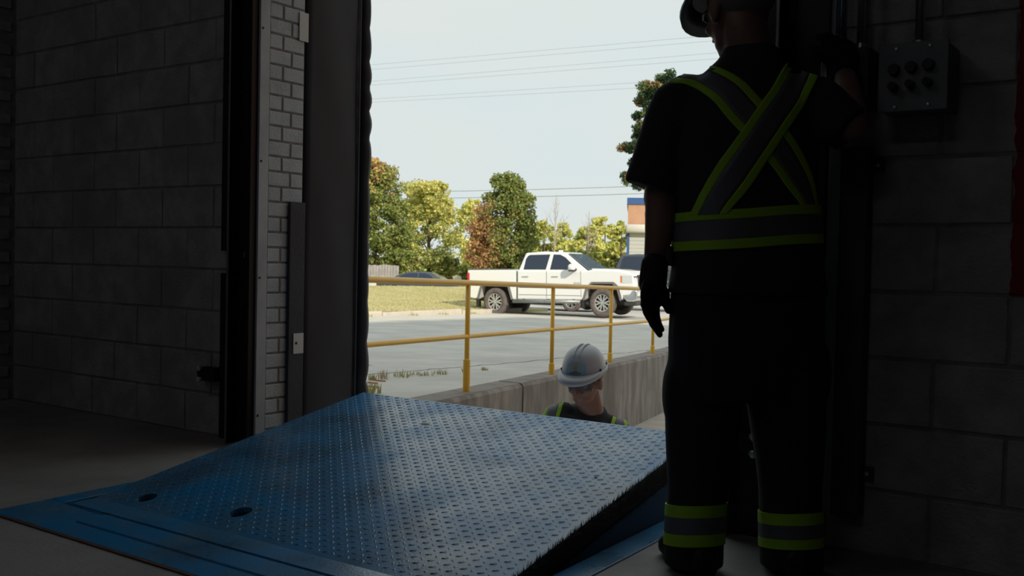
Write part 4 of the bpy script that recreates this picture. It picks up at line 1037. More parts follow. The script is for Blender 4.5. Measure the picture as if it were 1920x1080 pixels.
# pine beside the building
pt = empty('pine_tree'); p0 = at(1238, 500, 47); pt.location = (p0.x, p0.y, -0.9); pt.rotation_euler = (0, 0, YAW); tag(pt, 'tall pine tree standing behind the raised sleeve of the person', 'tree')
r = np.random.default_rng(5); Hh = 0.87+(496-150)/FPX*47+0.9; P_, K_, N_ = [], [], []
m = MB(); m.tube([(0,0,0), (0.05,0,Hh*0.5), (0,0,Hh*0.97)], [0.2, 0.14, 0.03], 8)
for i in range(46):
    z = Hh*(0.50+0.48*i/45); L = (2.05*(1-0.62*(i/45)**1.8))*r.uniform(0.6, 1.05); a = i*2.4+r.uniform(-.3, .3)
    e = np.array([L*math.cos(a), L*math.sin(a), 0.35*L*r.uniform(0.2, 1.0)]); m.tube([(0,0,z), tuple(e*0.5+np.array([0,0,z-0.02])), tuple(e+np.array([0,0,z]))], [0.05, 0.035, 0.012], 5)
    for q in range(6):
        c = e*r.uniform(0.45, 1.05)+np.array([0, 0, z])+r.normal(size=3)*0.12; n = 150
        d = r.normal(size=(n, 3)); d /= np.linalg.norm(d, axis=1)[:, None]; P_.append(c+d*np.array([0.30, 0.30, 0.22])*(r.random((n, 1))**0.5)); K_.append(np.tile(np.array([[0.055,0.10,0.045]] if r.random() < 0.62 else ([[0.13,0.17,0.06]] if r.random() < 0.6 else [[0.30,0.20,0.08]])), (n, 1))*r.uniform(0.7, 1.3, (n, 1))); N_.append(d)
link('needles', leaves_mesh('needles', np.concatenate(P_), np.concatenate(K_), 0.13, 8, 'needle', nrm=np.concatenate(N_)), pt)
m.build('trunk', 'bark', pt, smooth=True)

# ================================================================ weeds, grass blades
def tuft(px, py, n, h, cols, label, seed, z=None, spread=0.08, name='weed_tuft'):
    p0 = onz(px, py, -0.40 if z is None else z); p0.z = H(p0.y); rb = random.Random(seed); vs, fs, cc = [], [], []
    h *= 0.7
    for i in range(max(20, int(n*0.35))):
        a, rr = rb.uniform(0, 6.28), spread*math.sqrt(rb.random()); b = Vector((rr*math.cos(a), rr*math.sin(a), 0)); L = h*rb.uniform(0.5, 1.1); t = b + Vector((rb.uniform(-.4,.4)*L, rb.uniform(-.4,.4)*L, L)); w = Vector((math.cos(a+1), math.sin(a+1), 0))*0.006; mid = (b+t)/2+Vector((0,0,L*0.12)); o = len(vs)
        vs += [b-w, b+w, mid+w*0.8, mid-w*0.8, t]; fs += [(o, o+1, o+2, o+3), (o+3, o+2, o+4)]; c = rb.choice(cols); cc += [c]*5
    me = bpy.data.meshes.new(name); me.from_pydata([tuple(v) for v in vs], [], fs); ca = me.color_attributes.new('Col', 'FLOAT_COLOR', 'POINT')
    for i, c in enumerate(cc): ca.data[i].color = (*c, 1)
    me.materials.append(MATS['grass_blade']); o = link(name, me); o.location = p0; tag(o, label, 'weed', 'weeds in the cracks of the asphalt'); return o
gcol = [(0.34,0.37,0.13), (0.44,0.42,0.18), (0.55,0.46,0.24)]; dcol = [(0.58,0.45,0.29), (0.50,0.40,0.27), (0.40,0.38,0.20)]
tuft(684, 741, 220, 0.15, gcol, 'thick green grass clump beside the short concrete post', 1, spread=0.16)
tuft(699, 712, 90, 0.10, gcol+dcol, 'low green weed in the asphalt near the concrete post', 2, spread=0.045)
tuft(720, 709, 60, 0.17, dcol, 'tall dry brown weed growing out of the asphalt crack', 3, spread=0.06)
tuft(755, 704, 80, 0.12, gcol, 'small dark green weed in the middle of the asphalt crack', 4, spread=0.10)
tuft(772, 701, 60, 0.06, dcol+gcol, 'flat dry weed in the asphalt crack', 5, spread=0.14)
tuft(797, 699, 80, 0.07, dcol+gcol, 'pale grass strip in the asphalt crack', 6, spread=0.12)
tuft(826, 696, 90, 0.09, gcol+dcol, 'mixed grass strip in the crack towards the first railing post', 7, spread=0.10)
tuft(871, 690, 40, 0.08, gcol, 'tiny weed right beside the first railing post', 8, spread=0.06)
tuft(908, 685, 60, 0.07, gcol+dcol, 'tiny weed in the asphalt between first and second railing post', 9, spread=0.05)
for i, (px, py) in enumerate(((697, 719), (712, 714), (700, 728))):
    p0 = onz(px, py, -0.4); m = MB(); m.prism([(0.07*math.cos(a)*(1+0.25*math.sin(3*a+i)), 0.035*math.sin(a)*(1+0.2*math.cos(2*a))) for a in [k*0.4 for k in range(15)]], lambda x, y: (p0.x+x, p0.y+y, H(p0.y)-0.01), lambda x, y: (p0.x+x*0.9, p0.y+y*0.9, H(p0.y)+0.012))
    tag(m.build('brick_rubble', 'terracotta'), ['broken red brick piece lying by the weeds', 'thin red brick shard beside the tall dry weed', 'dusty brick fragment next to the thick grass clump'][i], 'rubble', 'rubble beside the dock')
gA = bpy.data.objects['ground_asphalt']
for pl in ([(690,713),(740,708),(800,699),(870,690),(960,679),(1060,664),(1190,647),(1250,641)], [(664,694),(682,693),(700,690)]):
    m = MB(); P = []
    rc = random.Random(len(pl))
    for a, b in zip(pl[:-1], pl[1:]):
        for q in range(8): P.append(onz(a[0]+(b[0]-a[0])*q/8+rc.uniform(-2, 2), a[1]+(b[1]-a[1])*q/8+rc.uniform(-1.0, 1.0), -0.48))
    for a, b in zip(P[:-1], P[1:]):
        d = (b-a); d.z = 0; d.normalize(); w = Vector((-d.y, d.x, 0))*rc.uniform(0.008, 0.022); za, zb2 = H(a.y)+0.002, H(b.y)+0.002
        m.add([(a.x-w.x, a.y-w.y, za), (a.x+w.x, a.y+w.y, za), (b.x+w.x, b.y+w.y, zb2), (b.x-w.x, b.y-w.y, zb2)], [(0,1,2,3)])
    m.build('pavement_crack', 'crack', gA)
# curb weeds and grass blades
r = np.random.default_rng(21); n = 26000
byy = r.uniform(10, 32, n); bx = np.array([gx(q) for q in byy])-0.02-np.abs(r.random(n)**1.2)*11
vs, fs, cc = [], [], []
hh = r.uniform(0.015, 0.04, n); hh[r.random(n) < 0.01] *= 2.2
for i in range(n):
    o = 3*i; z = bank(bx[i], byy[i]); a = r.uniform(0, 6.28); w = 0.02
    vs += [(bx[i]-w*math.cos(a), byy[i]-w*math.sin(a), z-0.01), (bx[i]+w*math.cos(a), byy[i]+w*math.sin(a), z-0.01), (bx[i]+r.uniform(-.03, .03), byy[i]+r.uniform(-.03, .03), z+hh[i])]; fs.append((o, o+1, o+2))
me = bpy.data.meshes.new('grass'); me.from_pydata(vs, [], fs); ca = me.color_attributes.new('Col', 'FLOAT_COLOR', 'POINT')
pal = np.array([(0.56,0.49,0.25), (0.47,0.45,0.19), (0.60,0.51,0.29), (0.42,0.42,0.16)])[r.integers(0, 4, n)]*r.uniform(0.85, 1.15, (n, 1))
ca.data.foreach_set('color', np.concatenate([np.repeat(pal, 3, 0), np.ones((3*n, 1))], 1).astype(np.float32).ravel()); me.materials.append(MATS['grass_blade'])
tag(link('grass', me), 'short dry yellow green grass growing on the bank', 'grass', kind='stuff')
for i, y in enumerate((15.2, 16.1, 17.9, 19.2, 20.6)):
    o = tuft(700, 600, 120, 0.13, gcol, ['weed at the foot of the curb nearest the dock seal', 'weed growing at the curb ahead of the gap', 'weed by the gap in the curb', 'weed at the curb beside the grass shadow', 'weed at the curb close to the rear wheel of the white pickup truck'][i], 40+i, spread=0.22); o.location = (CX+0.1, y, H(y))

# ================================================================ power lines
def wire(name, a, b, Z0, Z1, rad, mat, label, group, sag=0.6):
    p, q = at(a[0], a[1], Z0), at(b[0], b[1], Z1); d = q-p; pts = []
    for i in range(25):
        s = (-1.0 + 3.0*i/24) if Z0 > 100 else (-4.0 + 9.0*i/24); pts.append(p + d*s + UP*sag*((s-0.5)**2-0.25)*0.25)
    m = MB(); m.tube(pts, rad, 6); tag(m.build(name, mat, smooth=True), label, 'power line', group)
for i, (ya, yb) in enumerate(((122, 68), (131, 78), (153, 101), (160, 112), (186, 147), (192, 158))):
    wire('power_line', (690, ya), (1320, yb), 190, 150, 0.022, 'wire_pale', ['topmost faint power line across the sky', 'second faint power line from the top of the sky', 'third faint power line from the top of the sky', 'fourth faint power line from the top of the sky', 'fifth faint power line from the top of the sky', 'lowest of the six faint high power lines'][i], 'high power lines')
wire('power_line', (820, 359), (1175, 350), 74, 70, 0.018, 'wire', 'upper dark wire running behind the maple crown', 'low dark wires')
wire('power_line', (820, 371.5), (1175, 364), 74, 70, 0.018, 'wire', 'lower dark wire running behind the maple crown', 'low dark wires')
# ================================================================ people
def ring(c, ax, ay, hw, hd, n=28, e=2.4):
    out = []
    for i in range(n):
        t = 2*math.pi*i/n; cs, sn = math.cos(t), math.sin(t)
        out.append(c + ax*(hw*math.copysign(abs(cs)**(2/e), cs)) + ay*(hd*math.copysign(abs(sn)**(2/e), sn)))
    return out
def hand(mb, W, d, n, s, curl=0.5, k=1.0, fat=1.0, spread=0.05, thumb=0.6):
    """palm, four unequal bent fingers and a thumb on the side s; n is the palm side"""
    d, n, s = d.normalized(), n.normalized(), s.normalized()
    R = Matrix((s, n, d)).transposed()
    mb.ell(W + d*0.052*k, (0.043*k*fat, 0.018*k*fat, 0.056*k), R); mb.ell(W + d*0.085*k, (0.041*k*fat, 0.015*k*fat, 0.020*k), R)
    mb.caps(W - d*0.02*k, W + d*0.03*k, 0.030*k*fat, 0.031*k*fat)
    for i, (off, L) in enumerate(((0.030, 0.074), (0.010, 0.083), (-0.011, 0.077), (-0.031, 0.060))):
        p = W + d*(0.092 - 0.006*abs(i-1))*k + s*off*k; a = curl*(0.7+0.12*i)
        dd = (d + s*spread*(1.5-i)).normalized()
        for j, f in enumerate((0.45, 0.32, 0.23)):
            dd = (dd*math.cos(a) + n*math.sin(a)).normalized() if j else (dd*math.cos(a*0.6) + n*math.sin(a*0.6)).normalized()
            q = p + dd*L*f*k; mb.caps(p, q, (0.0098-0.0009*j)*k*fat, (0.0092-0.0009*j)*k*fat, 10); p = q
    p = W + d*0.028*k + s*0.030*k; dd = (d*0.75 + s*0.75 + n*0.25).normalized()
    q = p + dd*0.042*k; mb.caps(p, q, 0.0145*k*fat, 0.012*k*fat, 10); dd = (d*0.9 + s*(0.5-thumb) + n*0.45).normalized(); q2 = q + dd*0.032*k; mb.caps(q, q2, 0.0118*k*fat, 0.0105*k*fat, 10)
    mb.caps(q2, q2 + (dd+n*0.2).normalized()*0.024*k, 0.0105*k*fat, 0.0085*k*fat, 10)
def head_shapes(mb, O, X, Y, Z, k=1.0, neck_to=None):
    R = Matrix((X, Y, Z)).transposed()
    T = lambda x, y, z: O + (X*x + Y*y + Z*z)*k
    E = lambda c, r: mb.ell(T(*c), tuple(q*k for q in r), R, 18, 12)
    E((0,-0.012,0.145), (0.078,0.098,0.095)); E((0,0.022,0.085), (0.066,0.072,0.085)); E((0,0.040,0.030), (0.052,0.050,0.036)); E((0,0.074,0.014), (0.026,0.022,0.020))
    E((0,0.066,0.128), (0.058,0.030,0.014))
    mb.caps(T(0,0.088,0.112), T(0,0.113,0.074), 0.009*k, 0.013*k, 10); E((0.013,0.098,0.068), (0.010,0.010,0.008)); E((-0.013,0.098,0.068), (0.010,0.010,0.008))
    E((0,0.086,0.043), (0.024,0.012,0.007)); E((0,0.084,0.033), (0.021,0.012,0.007))
    for s in (-1, 1):
        E((s*0.040,0.066,0.078), (0.024,0.020,0.022)); E((s*0.081,-0.006,0.095), (0.010,0.026,0.034)); E((s*0.080,-0.002,0.068), (0.009,0.014,0.014))
    if neck_to is not None:
        mb.caps(T(0,-0.020,0.06), neck_to, 0.060*k, 0.066*k, 18)
    return T
def hard_hat(parent, T, X, Y, Z, k, mat, emblem=False):
    c = T(0, -0.008, 0.160); N = 40
    def pt(t, z, r): return c + (X*(math.cos(t)*0.118*r) + Y*(math.sin(t)*0.142*r) + Z*z)*k
    rings = []
    for j in range(15):
        a = j/14*math.pi/2; r = math.cos(a)**0.75; z = 0.132*math.sin(a)
        rings.append([pt(2*math.pi*i/N, z, max(r, 0.002)) for i in range(N)])
    m = MB(); inner = [[pt(2*math.pi*i/N, 0.0, 0.96) for i in range(N)]]; m.loft(inner+rings); sh = rel(parent, m.build('hard_hat', mat, None, smooth=True))
    m = MB(); rg = []
    for i in range(N):
        t = 2*math.pi*i/N; fr = max(0.0, math.sin(t))**2.2; w = 0.010 + 0.060*fr; dn = 0.006 + 0.020*fr
        dirv = (X*math.cos(t)*0.118 + Y*math.sin(t)*0.142).normalized()
        a, b = pt(t, 0.012, 0.985), pt(t, -0.004, 0.975); o = dirv*w*k - Z*dn*k
        rg.append([a, a*0.4+(a+o)*0.6+Z*0.004*k, a+o, b+o-Z*0.001*k, b])
    vs = [p for g in rg for p in g]; fs = []
    for i in range(N):
        for j in range(5): fs.append((i*5+j, i*5+(j+1)%5, ((i+1)%N)*5+(j+1)%5, ((i+1)%N)*5+j))
    m.add(vs, fs); m.build('brim', mat, sh, smooth=True)
    for xo in (-0.016, 0.016):                                # two raised ridges over the crown
        pts = []
        for j in range(13):
            a = math.radians(38 + 104*j/12); s = math.sin(a)
            pts.append(c + (X*xo + Y*math.cos(a)*0.142*0.96 + Z*(0.137*s**0.8))*k)
        m = MB(); m.tube(pts, [0.002*k]+[0.0045*k]*11+[0.002*k], 8); m.build('crown_ridge', mat, sh, smooth=True)
    for t in (0.35, 2.79, -0.5, 3.64):
        m = MB(); p = pt(t, 0.016, 1.0); m.ell(p, (0.008*k,)*3, None, 10, 6); m.build('strap_slot', 'hat_dark', sh, smooth=True)
    if emblem:
        def surf(u, v, off=0.0025):                            # u right, v up on the front of the shell
            t = math.pi/2 - u/0.125; a = v/0.15; r = math.cos(a)**0.75
            p = pt(t, 0.132*math.sin(a), r); q = (p-c).normalized(); return p + q*off*k
        m = MB(); vs, fs = [], []
        for j in range(9):
            for i in range(13): vs.append(surf(-0.062+0.124*i/12, 0.016+0.080*j/8*(1-0.25*(abs(i-6)/6)**2), 0.0015))
        for j in range(8):
            for i in range(12): a = j*13+i; fs.append((a, a+1, a+14, a+13))
        m.add(vs, fs); st = m.build('front_sticker', 'sticker', sh, smooth=True)
        m = MB(); vs, fs = [], []
        for i in range(28):
            a = 2*math.pi*i/28
            for rr in (0.0105, 0.0185): vs.append(surf(rr*math.cos(a), 0.062+rr*math.sin(a), 0.003))
        for i in range(28): fs.append((2*i, 2*i+1, (2*i+3) % 56, (2*i+2) % 56))
        m.add(vs, fs); m.build('emblem_ring', 'gold', st)
        m = MB()
        for (a, b) in (((-0.007,0.068),(-0.0035,0.055)), ((-0.0035,0.055),(0,0.064)), ((0,0.064),(0.0035,0.055)), ((0.0035,0.055),(0.007,0.068))):
            m.cyl(surf(*a), surf(*b), 0.0012*k, seg=6)
        m.build('emblem_mark', 'gold', st)
        for row, (x0, x1, v) in enumerate(((-0.013, 0.012, 0.036), (-0.032, 0.030, 0.026))):
            x = x0; rr = random.Random(row)
            while x < x1:
                w = rr.choice((0.0035, 0.005, 0.006)); m = MB(); vs = [surf(x, v-0.003), surf(x+w, v-0.003), surf(x+w, v+0.003), surf(x, v+0.003)]
                m.add(vs, [(0,1,2,3)]); m.build('printed_letter', 'ink', st); x += w + 0.0018
    return sh
def glasses(parent, T, k, lensmat):
    m = MB(); pts = lambda s: [T(s*0.006,0.104,0.118), T(s*0.022,0.106,0.124), T(s*0.05,0.090,0.122), T(s*0.072,0.055,0.115), T(s*0.084,0.0,0.105)]
    for s in (-1, 1): m.tube(pts(s), 0.0036*k, 8)
    m.tube([T(-0.006,0.104,0.118), T(0.006,0.104,0.118)], 0.0028*k, 8); fr = rel(parent, m.build('safety_glasses', 'frame_dark', None, smooth=True))
    for s in (-1, 1):
        m = MB(); m.add([T(s*0.006,0.107,0.118), T(s*0.025,0.109,0.123), T(s*0.05,0.094,0.121), T(s*0.068,0.064,0.115), T(s*0.066,0.066,0.088), T(s*0.045,0.092,0.080), T(s*0.024,0.104,0.082), T(s*0.010,0.108,0.095)], [(0,1,6,7), (1,2,5,6), (2,3,4,5)])
        m.build('lens', lensmat, fr, smooth=True)
def tape_grid(tree, guides, fr, mats, parent, names, off=0.004, n_along=26, skip_miss=True):
    """strips lying on a garment: guides = [(pixel of one edge, pixel of the other edge)], followed across the surface"""
    G = [(Vector(a), Vector(b)) for a, b in guides]
    def cr(P, t):
        n = len(P)-1; x = min(max(t*n, 0), n-1e-6); i = int(x); u = x-i
        p0, p1, p2, p3 = P[max(i-1, 0)], P[i], P[i+1], P[min(i+2, n)]
        return 0.5*((2*p1)+(p2-p0)*u+(2*p0-5*p1+4*p2-p3)*u*u+(3*p1-p0-3*p2+p3)*u**3)
    L, R = [g[0] for g in G], [g[1] for g in G]; root = None
    for (f0, f1), mat, nm in zip(fr, mats, names):
        nw = 5; grid = {}
        for j in range(n_along+1):
            a, b = cr(L, j/n_along), cr(R, j/n_along)
            for i in range(nw+1):
                w = f0+(f1-f0)*i/nw; px = a+(b-a)*w; d = ray(px.x, px.y).normalized()
                hit = tree.ray_cast(EYE, d)
                if hit[0] is not None: grid[(j, i)] = (hit[0] + hit[1]*off, hit[0] - hit[1]*0.004)
        m = MB(); idx = {}
        for key, (o, q) in grid.items(): idx[key] = (len(m.v), len(m.v)+1); m.v += [tuple(o), tuple(q)]
        for j in range(n_along):
            for i in range(nw):
                ks = [(j, i), (j, i+1), (j+1, i+1), (j+1, i)]
                if all(k_ in idx for k_ in ks):
                    ps = [Vector(m.v[idx[k_][0]]) for k_ in ks]
                    if max((ps[x]-ps[(x+1) % 4]).length for x in range(4)) < 0.06: m.f.append(tuple(idx[k_][0] for k_ in ks))
            for i in (0, nw):
                if (j, i) in idx and (j+1, i) in idx and (Vector(m.v[idx[(j, i)][0]])-Vector(m.v[idx[(j+1, i)][0]])).length < 0.06: m.f.append((idx[(j, i)][0], idx[(j+1, i)][0], idx[(j+1, i)][1], idx[(j, i)][1]))
        o = m.build(nm, mat, None, smooth=True)
        if root is None: root = rel(parent, o)
        else: o.parent = root
    return root
def tape_ring(tree, A, D, zlo, zhi, mat, name, parent, root=None, off=0.004, n=72):
    """band right round a limb or the waist; A = axis point at z, zlo/zhi = heights as functions of direction"""
    m = MB(); rows = []
    for i in range(n):
        t = 2*math.pi*i/n; dirv = RGT*math.cos(t) + FWD*math.sin(t); col = []
        for q in range(4):
            z = zlo(t)+(zhi(t)-zlo(t))*q/3; c = A(z); h = tree.ray_cast(c + dirv*D, -dirv)
            p = h[0] if h[0] is not None else c + dirv*0.1; col.append(p + dirv*off)
        col += [col[3]-dirv*0.008, col[0]-dirv*0.008]; rows.append(col)
    vs = [p for r_ in rows for p in r_]; fs = []
    for i in range(n):
        for j in range(6): fs.append((i*6+j, i*6+(j+1) % 6, ((i+1) % n)*6+(j+1) % 6, ((i+1) % n)*6+j))
    m.add(vs, fs); o = m.build(name, mat, None, smooth=False)
    if root is None: return rel(parent, o)
    o.parent = root; return o
TNAMES = ('reflective_tape', 'tape_edge', 'tape_edge')

# ---------------------------------------------------------------- the standing person at the switch box
D1 = 2.85
foot = at(1392, 1040, D1)
p1 = empty('person', (foot.x, foot.y, 0.0)); p1.rotation_euler = (0, 0, YAW)
tag(p1, 'person in black work clothes with lime and silver X tape reaching to the switch box', 'person')
ax = (RGT*0.97 + FWD*0.24).normalized(); ay = Vector((-ax.y, ax.x, 0))
body = MB()
neck_base = at(1408, 118, D1)
Y1 = (RGT*-0.36 + FWD*0.88 + UP*-0.30).normalized(); Z1 = (UP - Y1*UP.dot(Y1)).normalized(); X1 = Y1.cross(Z1)
O1 = at(1392, 84, D1-0.01)
T1 = head_shapes(body, O1, X1, Y1, Z1, 1.02, neck_base)
body.loft([ring(at(1404, y, D1), ax, ay, w, d, 20) for y, w, d in ((140, .08, .07), (200, .15, .09), (300, .17, .10), (450, .17, .11), (600, .17, .11), (680, .14, .10))])
# left arm hanging
sh_l, el_l, wr_l = at(1272, 200, D1), at(1236, 372, D1+0.01), at(1226, 508, D1-0.02)
body.caps(sh_l, el_l, 0.056, 0.046); body.loft([ring(at(x, y, D1-0.005), RGT, FWD, w, w*0.95, 18, 2.0) for x, y, w in ((1240,350,.044), (1239,400,.045), (1236,440,.041), (1230,480,.034), (1227,515,.029))])
# right arm reaching to the switch box
sh_r, el_r, wr_r = at(1528, 195, D1), at(1598, 236, D1-0.06), at(1584, 132, 2.93)
body.caps(sh_r, el_r, 0.056, 0.046); body.caps(el_r, el_r*0.45+wr_r*0.55, 0.046, 0.040); body.caps(el_r*0.45+wr_r*0.55, wr_r, 0.040, 0.030)
# legs inside the trousers
for hx, kx, axx in ((1345, 1318, 1302), (1455, 1480, 1483)):
    body.caps(at(hx, 640, D1), at(kx, 850, D1), 0.085, 0.062); body.caps(at(kx, 850, D1), at(axx, 1040, D1), 0.062, 0.045)
fuse('body', body, 'skin', 0.0085, p1, 3)
# shirt
s = MB()
s.loft([ring(at(x, y, D1), ax, ay, w, d, 32, e) for x, y, w, d, e in ((1408,88,.074,.070,2.0), (1407,112,.090,.082,2.0), (1404,138,.128,.094,2.1), (1400,168,.178,.106,2.3), (1399,205,.203,.118,2.5), (1398,260,.208,.134,2.5), (1398,330,.204,.140,2.5), (1400,400,.204,.142,2.5), (1401,450,.209,.146,2.5), (1402,505,.217,.150,2.5), (1402,552,.228,.156,2.5))])
s.caps(at(1290,192,D1), at(1272,205,D1), 0.080, 0.083)
sa = at(1272, 200, D1); sbp = at(1220, 354, D1); dv = (sbp-sa).normalized(); u1 = RGT - dv*RGT.dot(dv); u1.normalize(); u2 = dv.cross(u1)
s.loft([ring(sa+(sbp-sa)*f, u1, u2, w, w*0.95, 20, 2.0) for f, w in ((-0.1,.076), (0.15,.083), (0.5,.080), (0.8,.079), (1.0,.079))])
s.caps(at(1505,190,D1), at(1530,196,D1), 0.080, 0.080)
ra = at(1528, 196, D1); rb_ = at(1594, 244, D1-0.065); dv = (rb_-ra).normalized(); u1 = dv.orthogonal().normalized(); u2 = dv.cross(u1)
s.loft([ring(ra+(rb_-ra)*f, u1, u2, w, w, 20, 2.0) for f, w in ((-0.2,.076), (0.2,.080), (0.6,.072), (1.0,.066))])
for i in range(26):                                            # soft folds
    rr = random.Random(i); px, py = rr.uniform(1290, 1520), rr.uniform(430, 550); a, b = at(px, py, D1), at(px+rr.uniform(-40, 40), py+rr.uniform(15, 50), D1)
shirt = fuse('shirt', s, 'shirt', 0.008, p1, 5)
# trousers
t = MB()
t.loft([ring(at(x, y, D1), ax, ay, w, d, 30, 2.6) for x, y, w, d in ((1401,480,.196,.136), (1400,560,.216,.146), (1398,640,.220,.148), (1397,700,.216,.145), (1397,745,.206,.135))])
for pts in (((1330,660,.115), (1320,740,.108), (1316,800,.104), (1314,860,.098), (1309,910,.086), (1305,945,.083), (1302,1000,.083), (1300,1058,.084)),
            ((1466,660,.120), (1472,740,.112), (1477,800,.105), (1480,860,.095), (1481,910,.088), (1482,960,.087), (1483,1010,.087), (1484,1062,.088))):
    t.loft([ring(at(x, y, D1), RGT, FWD, w, w*1.02, 24, 2.1) for x, y, w in pts])
# cargo pockets
for (x, y) in ((1262, 735), (1535, 700)):
    c = at(x, y, D1); t.ell(c, (0.030, 0.075, 0.10), Matrix.Rotation(YAW, 3, 'Z'))
trs = fuse('trousers', t, 'trousers', 0.009, p1, 4)
m = MB(); c = at(1266, 480, D1-0.02); m.cbox(-0.012, 0.012, -0.02, 0.02, -0.028, 0.028, 0.005); o = m.build('belt_clip', 'black_plastic', None); o.location = c + RGT*-0.012; o.parent = p1; o.matrix_parent_inverse = (Matrix.Translation(p1.location) @ p1.rotation_euler.to_matrix().to_4x4()).inverted()
for bxx, by0 in ((1300, 1062), (1484, 1066)):
    b = MB(); c = at(bxx, by0, D1); c.z = 0
    fd = FWD*0.96 + RGT*(-0.25 if bxx < 1400 else 0.1); fd.normalize(); sd_ = fd.cross(UP)
    b.loft([ring(c+fd*f+UP*(h), sd_, UP, w, h, 16, 2.6) for f, w, h in ((-0.095,.030,.040), (-0.07,.042,.052), (0.0,.046,.058), (0.08,.050,.046), (0.14,.049,.036), (0.175,.036,.028))])
    b.caps(c+UP*0.07, c+UP*0.17, 0.052, 0.056); b.box(0,0,0,0,0,0) if False else None
    fuse('boot', b, 'boot', 0.008, p1, 3)
g = MB(); hand(g, wr_l + UP*-0.005, (UP*-1 + RGT*-0.08), FWD*-0.55 + RGT*0.80, RGT*0.55 + FWD*0.80, 0.38, 1.03, 1.25, 0.02, 0.9)
g.cyl(wr_l+UP*0.012, wr_l-UP*0.03, 0.037, 0.033, 18)
fuse('glove', g, 'glove', 0.004, p1, 2)
g = MB(); dd = (UP*1.0 + FWD*0.5 + RGT*-0.12).normalized(); hand(g, wr_r + dd*0.006, dd, (FWD*0.9 - UP*0.45), RGT*-1.0, 0.75, 1.02, 1.25, 0.02, 0.4); g.cyl(wr_r-dd*0.012, wr_r+dd*0.03, 0.036, 0.034, 18)
fuse('glove', g, 'glove', 0.004, p1, 2)
tree = bvh(shirt)
FR = [(0.22, 0.78), (0.0, 0.22), (0.78, 1.0)]; MT = ['silver_tape', 'lime', 'lime']
tape_grid(tree, [((1314,121),(1257,156)), ((1352,129),(1290,159)), ((1392,151),(1334,186)), ((1424,184),(1367,225)), ((1457,222),(1412,272)), ((1484,254),(1446,310)), ((1510,300),(1476,352)), ((1526,345),(1497,378)), ((1532,384),(1511,404))], FR, MT, p1, TNAMES, 0.0035)
tape_grid(tree, [((1478,112),(1536,128)), ((1465,132),(1530,152)), ((1446,166),(1507,196)), ((1421,200),(1482,234)), ((1378,262),(1434,306)), ((1345,308),(1404,352)), ((1318,356),(1378,383)), ((1296,404),(1364,400))], FR, MT, p1, TNAMES, 0.0075)
ah = lambda z: at(1401, 430, D1) * 1.0 + UP*(z - at(1401, 430, D1).z)
zc = at(1401, 430, D1).z; pm = FPX/D1
def hz_(v): return lambda t: zc - v/pm + 0.016*math.cos(t)
rt_ = tape_ring(tree, ah, 0.45, hz_(16.5), hz_(-19), 'silver_tape', 'waist_tape', p1, None, 0.005)
tape_ring(tree, ah, 0.45, hz_(34), hz_(17), 'lime', 'tape_edge', p1, rt_, 0.0055); tape_ring(tree, ah, 0.45, hz_(-19.5), hz_(-36), 'lime', 'tape_edge', p1, rt_, 0.0055)
tt = bvh(trs)
for cx, ys_ in ((1304, (943, 965, 996, 1018)), (1482, (957, 978, 1004, 1022))):
    cpt = at(cx, 980, D1); al = (lambda cp: (lambda z: Vector((cp.x, cp.y, z))))(cpt)
    zs = [at(cx, y, D1).z for y in ys_]; tl = lambda v: (lambda t: v - 0.012*math.sin(t) + 0.004*math.cos(t))
    r0 = tape_ring(tt, al, 0.125, tl(zs[2]), tl(zs[1]), 'silver_tape', 'leg_tape', p1, None, 0.004, 48)
    tape_ring(tt, al, 0.125, tl(zs[1]), tl(zs[0]), 'lime', 'tape_edge', p1, r0, 0.0045, 48); tape_ring(tt, al, 0.125, tl(zs[3]), tl(zs[2]), 'lime', 'tape_edge', p1, r0, 0.0045, 48)
hard_hat(p1, T1, X1, Y1, Z1, 1.0, 'hat_shaded'); glasses(p1, T1, 1.02, 'lens_clear')
m = MB(); m.ell(T1(0, -0.055, 0.115), (0.082, 0.068, 0.062), Matrix((X1, Y1, Z1)).transposed()); rel(p1, m.build('hair', 'hair', None, smooth=True))

# ---------------------------------------------------------------- the person standing in the loading ramp
D2 = 5.35
base = at(1102, 780, D2); gz2 = pitz(base.y)
p2 = empty('person', (base.x, base.y, gz2)); p2.rotation_euler = (0, 0, YAW)
tag(p2, 'person in white hard hat and safety glasses looking down behind the raised leveller', 'person')
f2 = (RGT*-0.22 - FWD*0.97).normalized(); x2 = f2.cross(UP)       # facing the camera
body = MB()
nb = at(1108, 766, D2)
Y2 = (RGT*-0.38 - FWD*0.89 - UP*0.22).normalized(); Z2 = (UP*1.0 + RGT*-0.03 - Y2*(UP+RGT*-0.03).dot(Y2)).normalized(); X2 = Y2.cross(Z2)
O2 = at(1099, 751, D2-0.06)
T2 = head_shapes(body, O2, X2, Y2, Z2, 1.06, nb + UP*-0.02)
zn = nb.z
def lv2(dz_, dx=0.0): return Vector((nb.x, nb.y, zn+dz_)) + RGT*dx
body.loft([ring(lv2(d), RGT, FWD, w, dp, 20) for d, w, dp in ((-.02,.072,.065), (-.07,.095,.08), (-.2,.15,.10), (-.4,.15,.10), (-.6,.15,.10))])
shl, shr = at(1040, 776, D2), at(1158, 800, D2)
for sp, sg in ((shl, -1), (shr, 1)):
    e = sp + UP*-0.29 + RGT*sg*0.04 - FWD*0.04; w_ = e + UP*-0.23 - FWD*0.10
    body.caps(sp, e, 0.052, 0.043); body.caps(e, w_, 0.042, 0.029)
    hip = lv2(-0.60, sg*0.09); kn = lv2(-0.60-(0.60+zn-0.0-gz2-0.60)*0.0, sg*0.10); kn.z = gz2+0.47; an = Vector((kn.x, kn.y, gz2+0.09))
    body.caps(hip, kn, 0.082, 0.058); body.caps(kn, an, 0.056, 0.042)
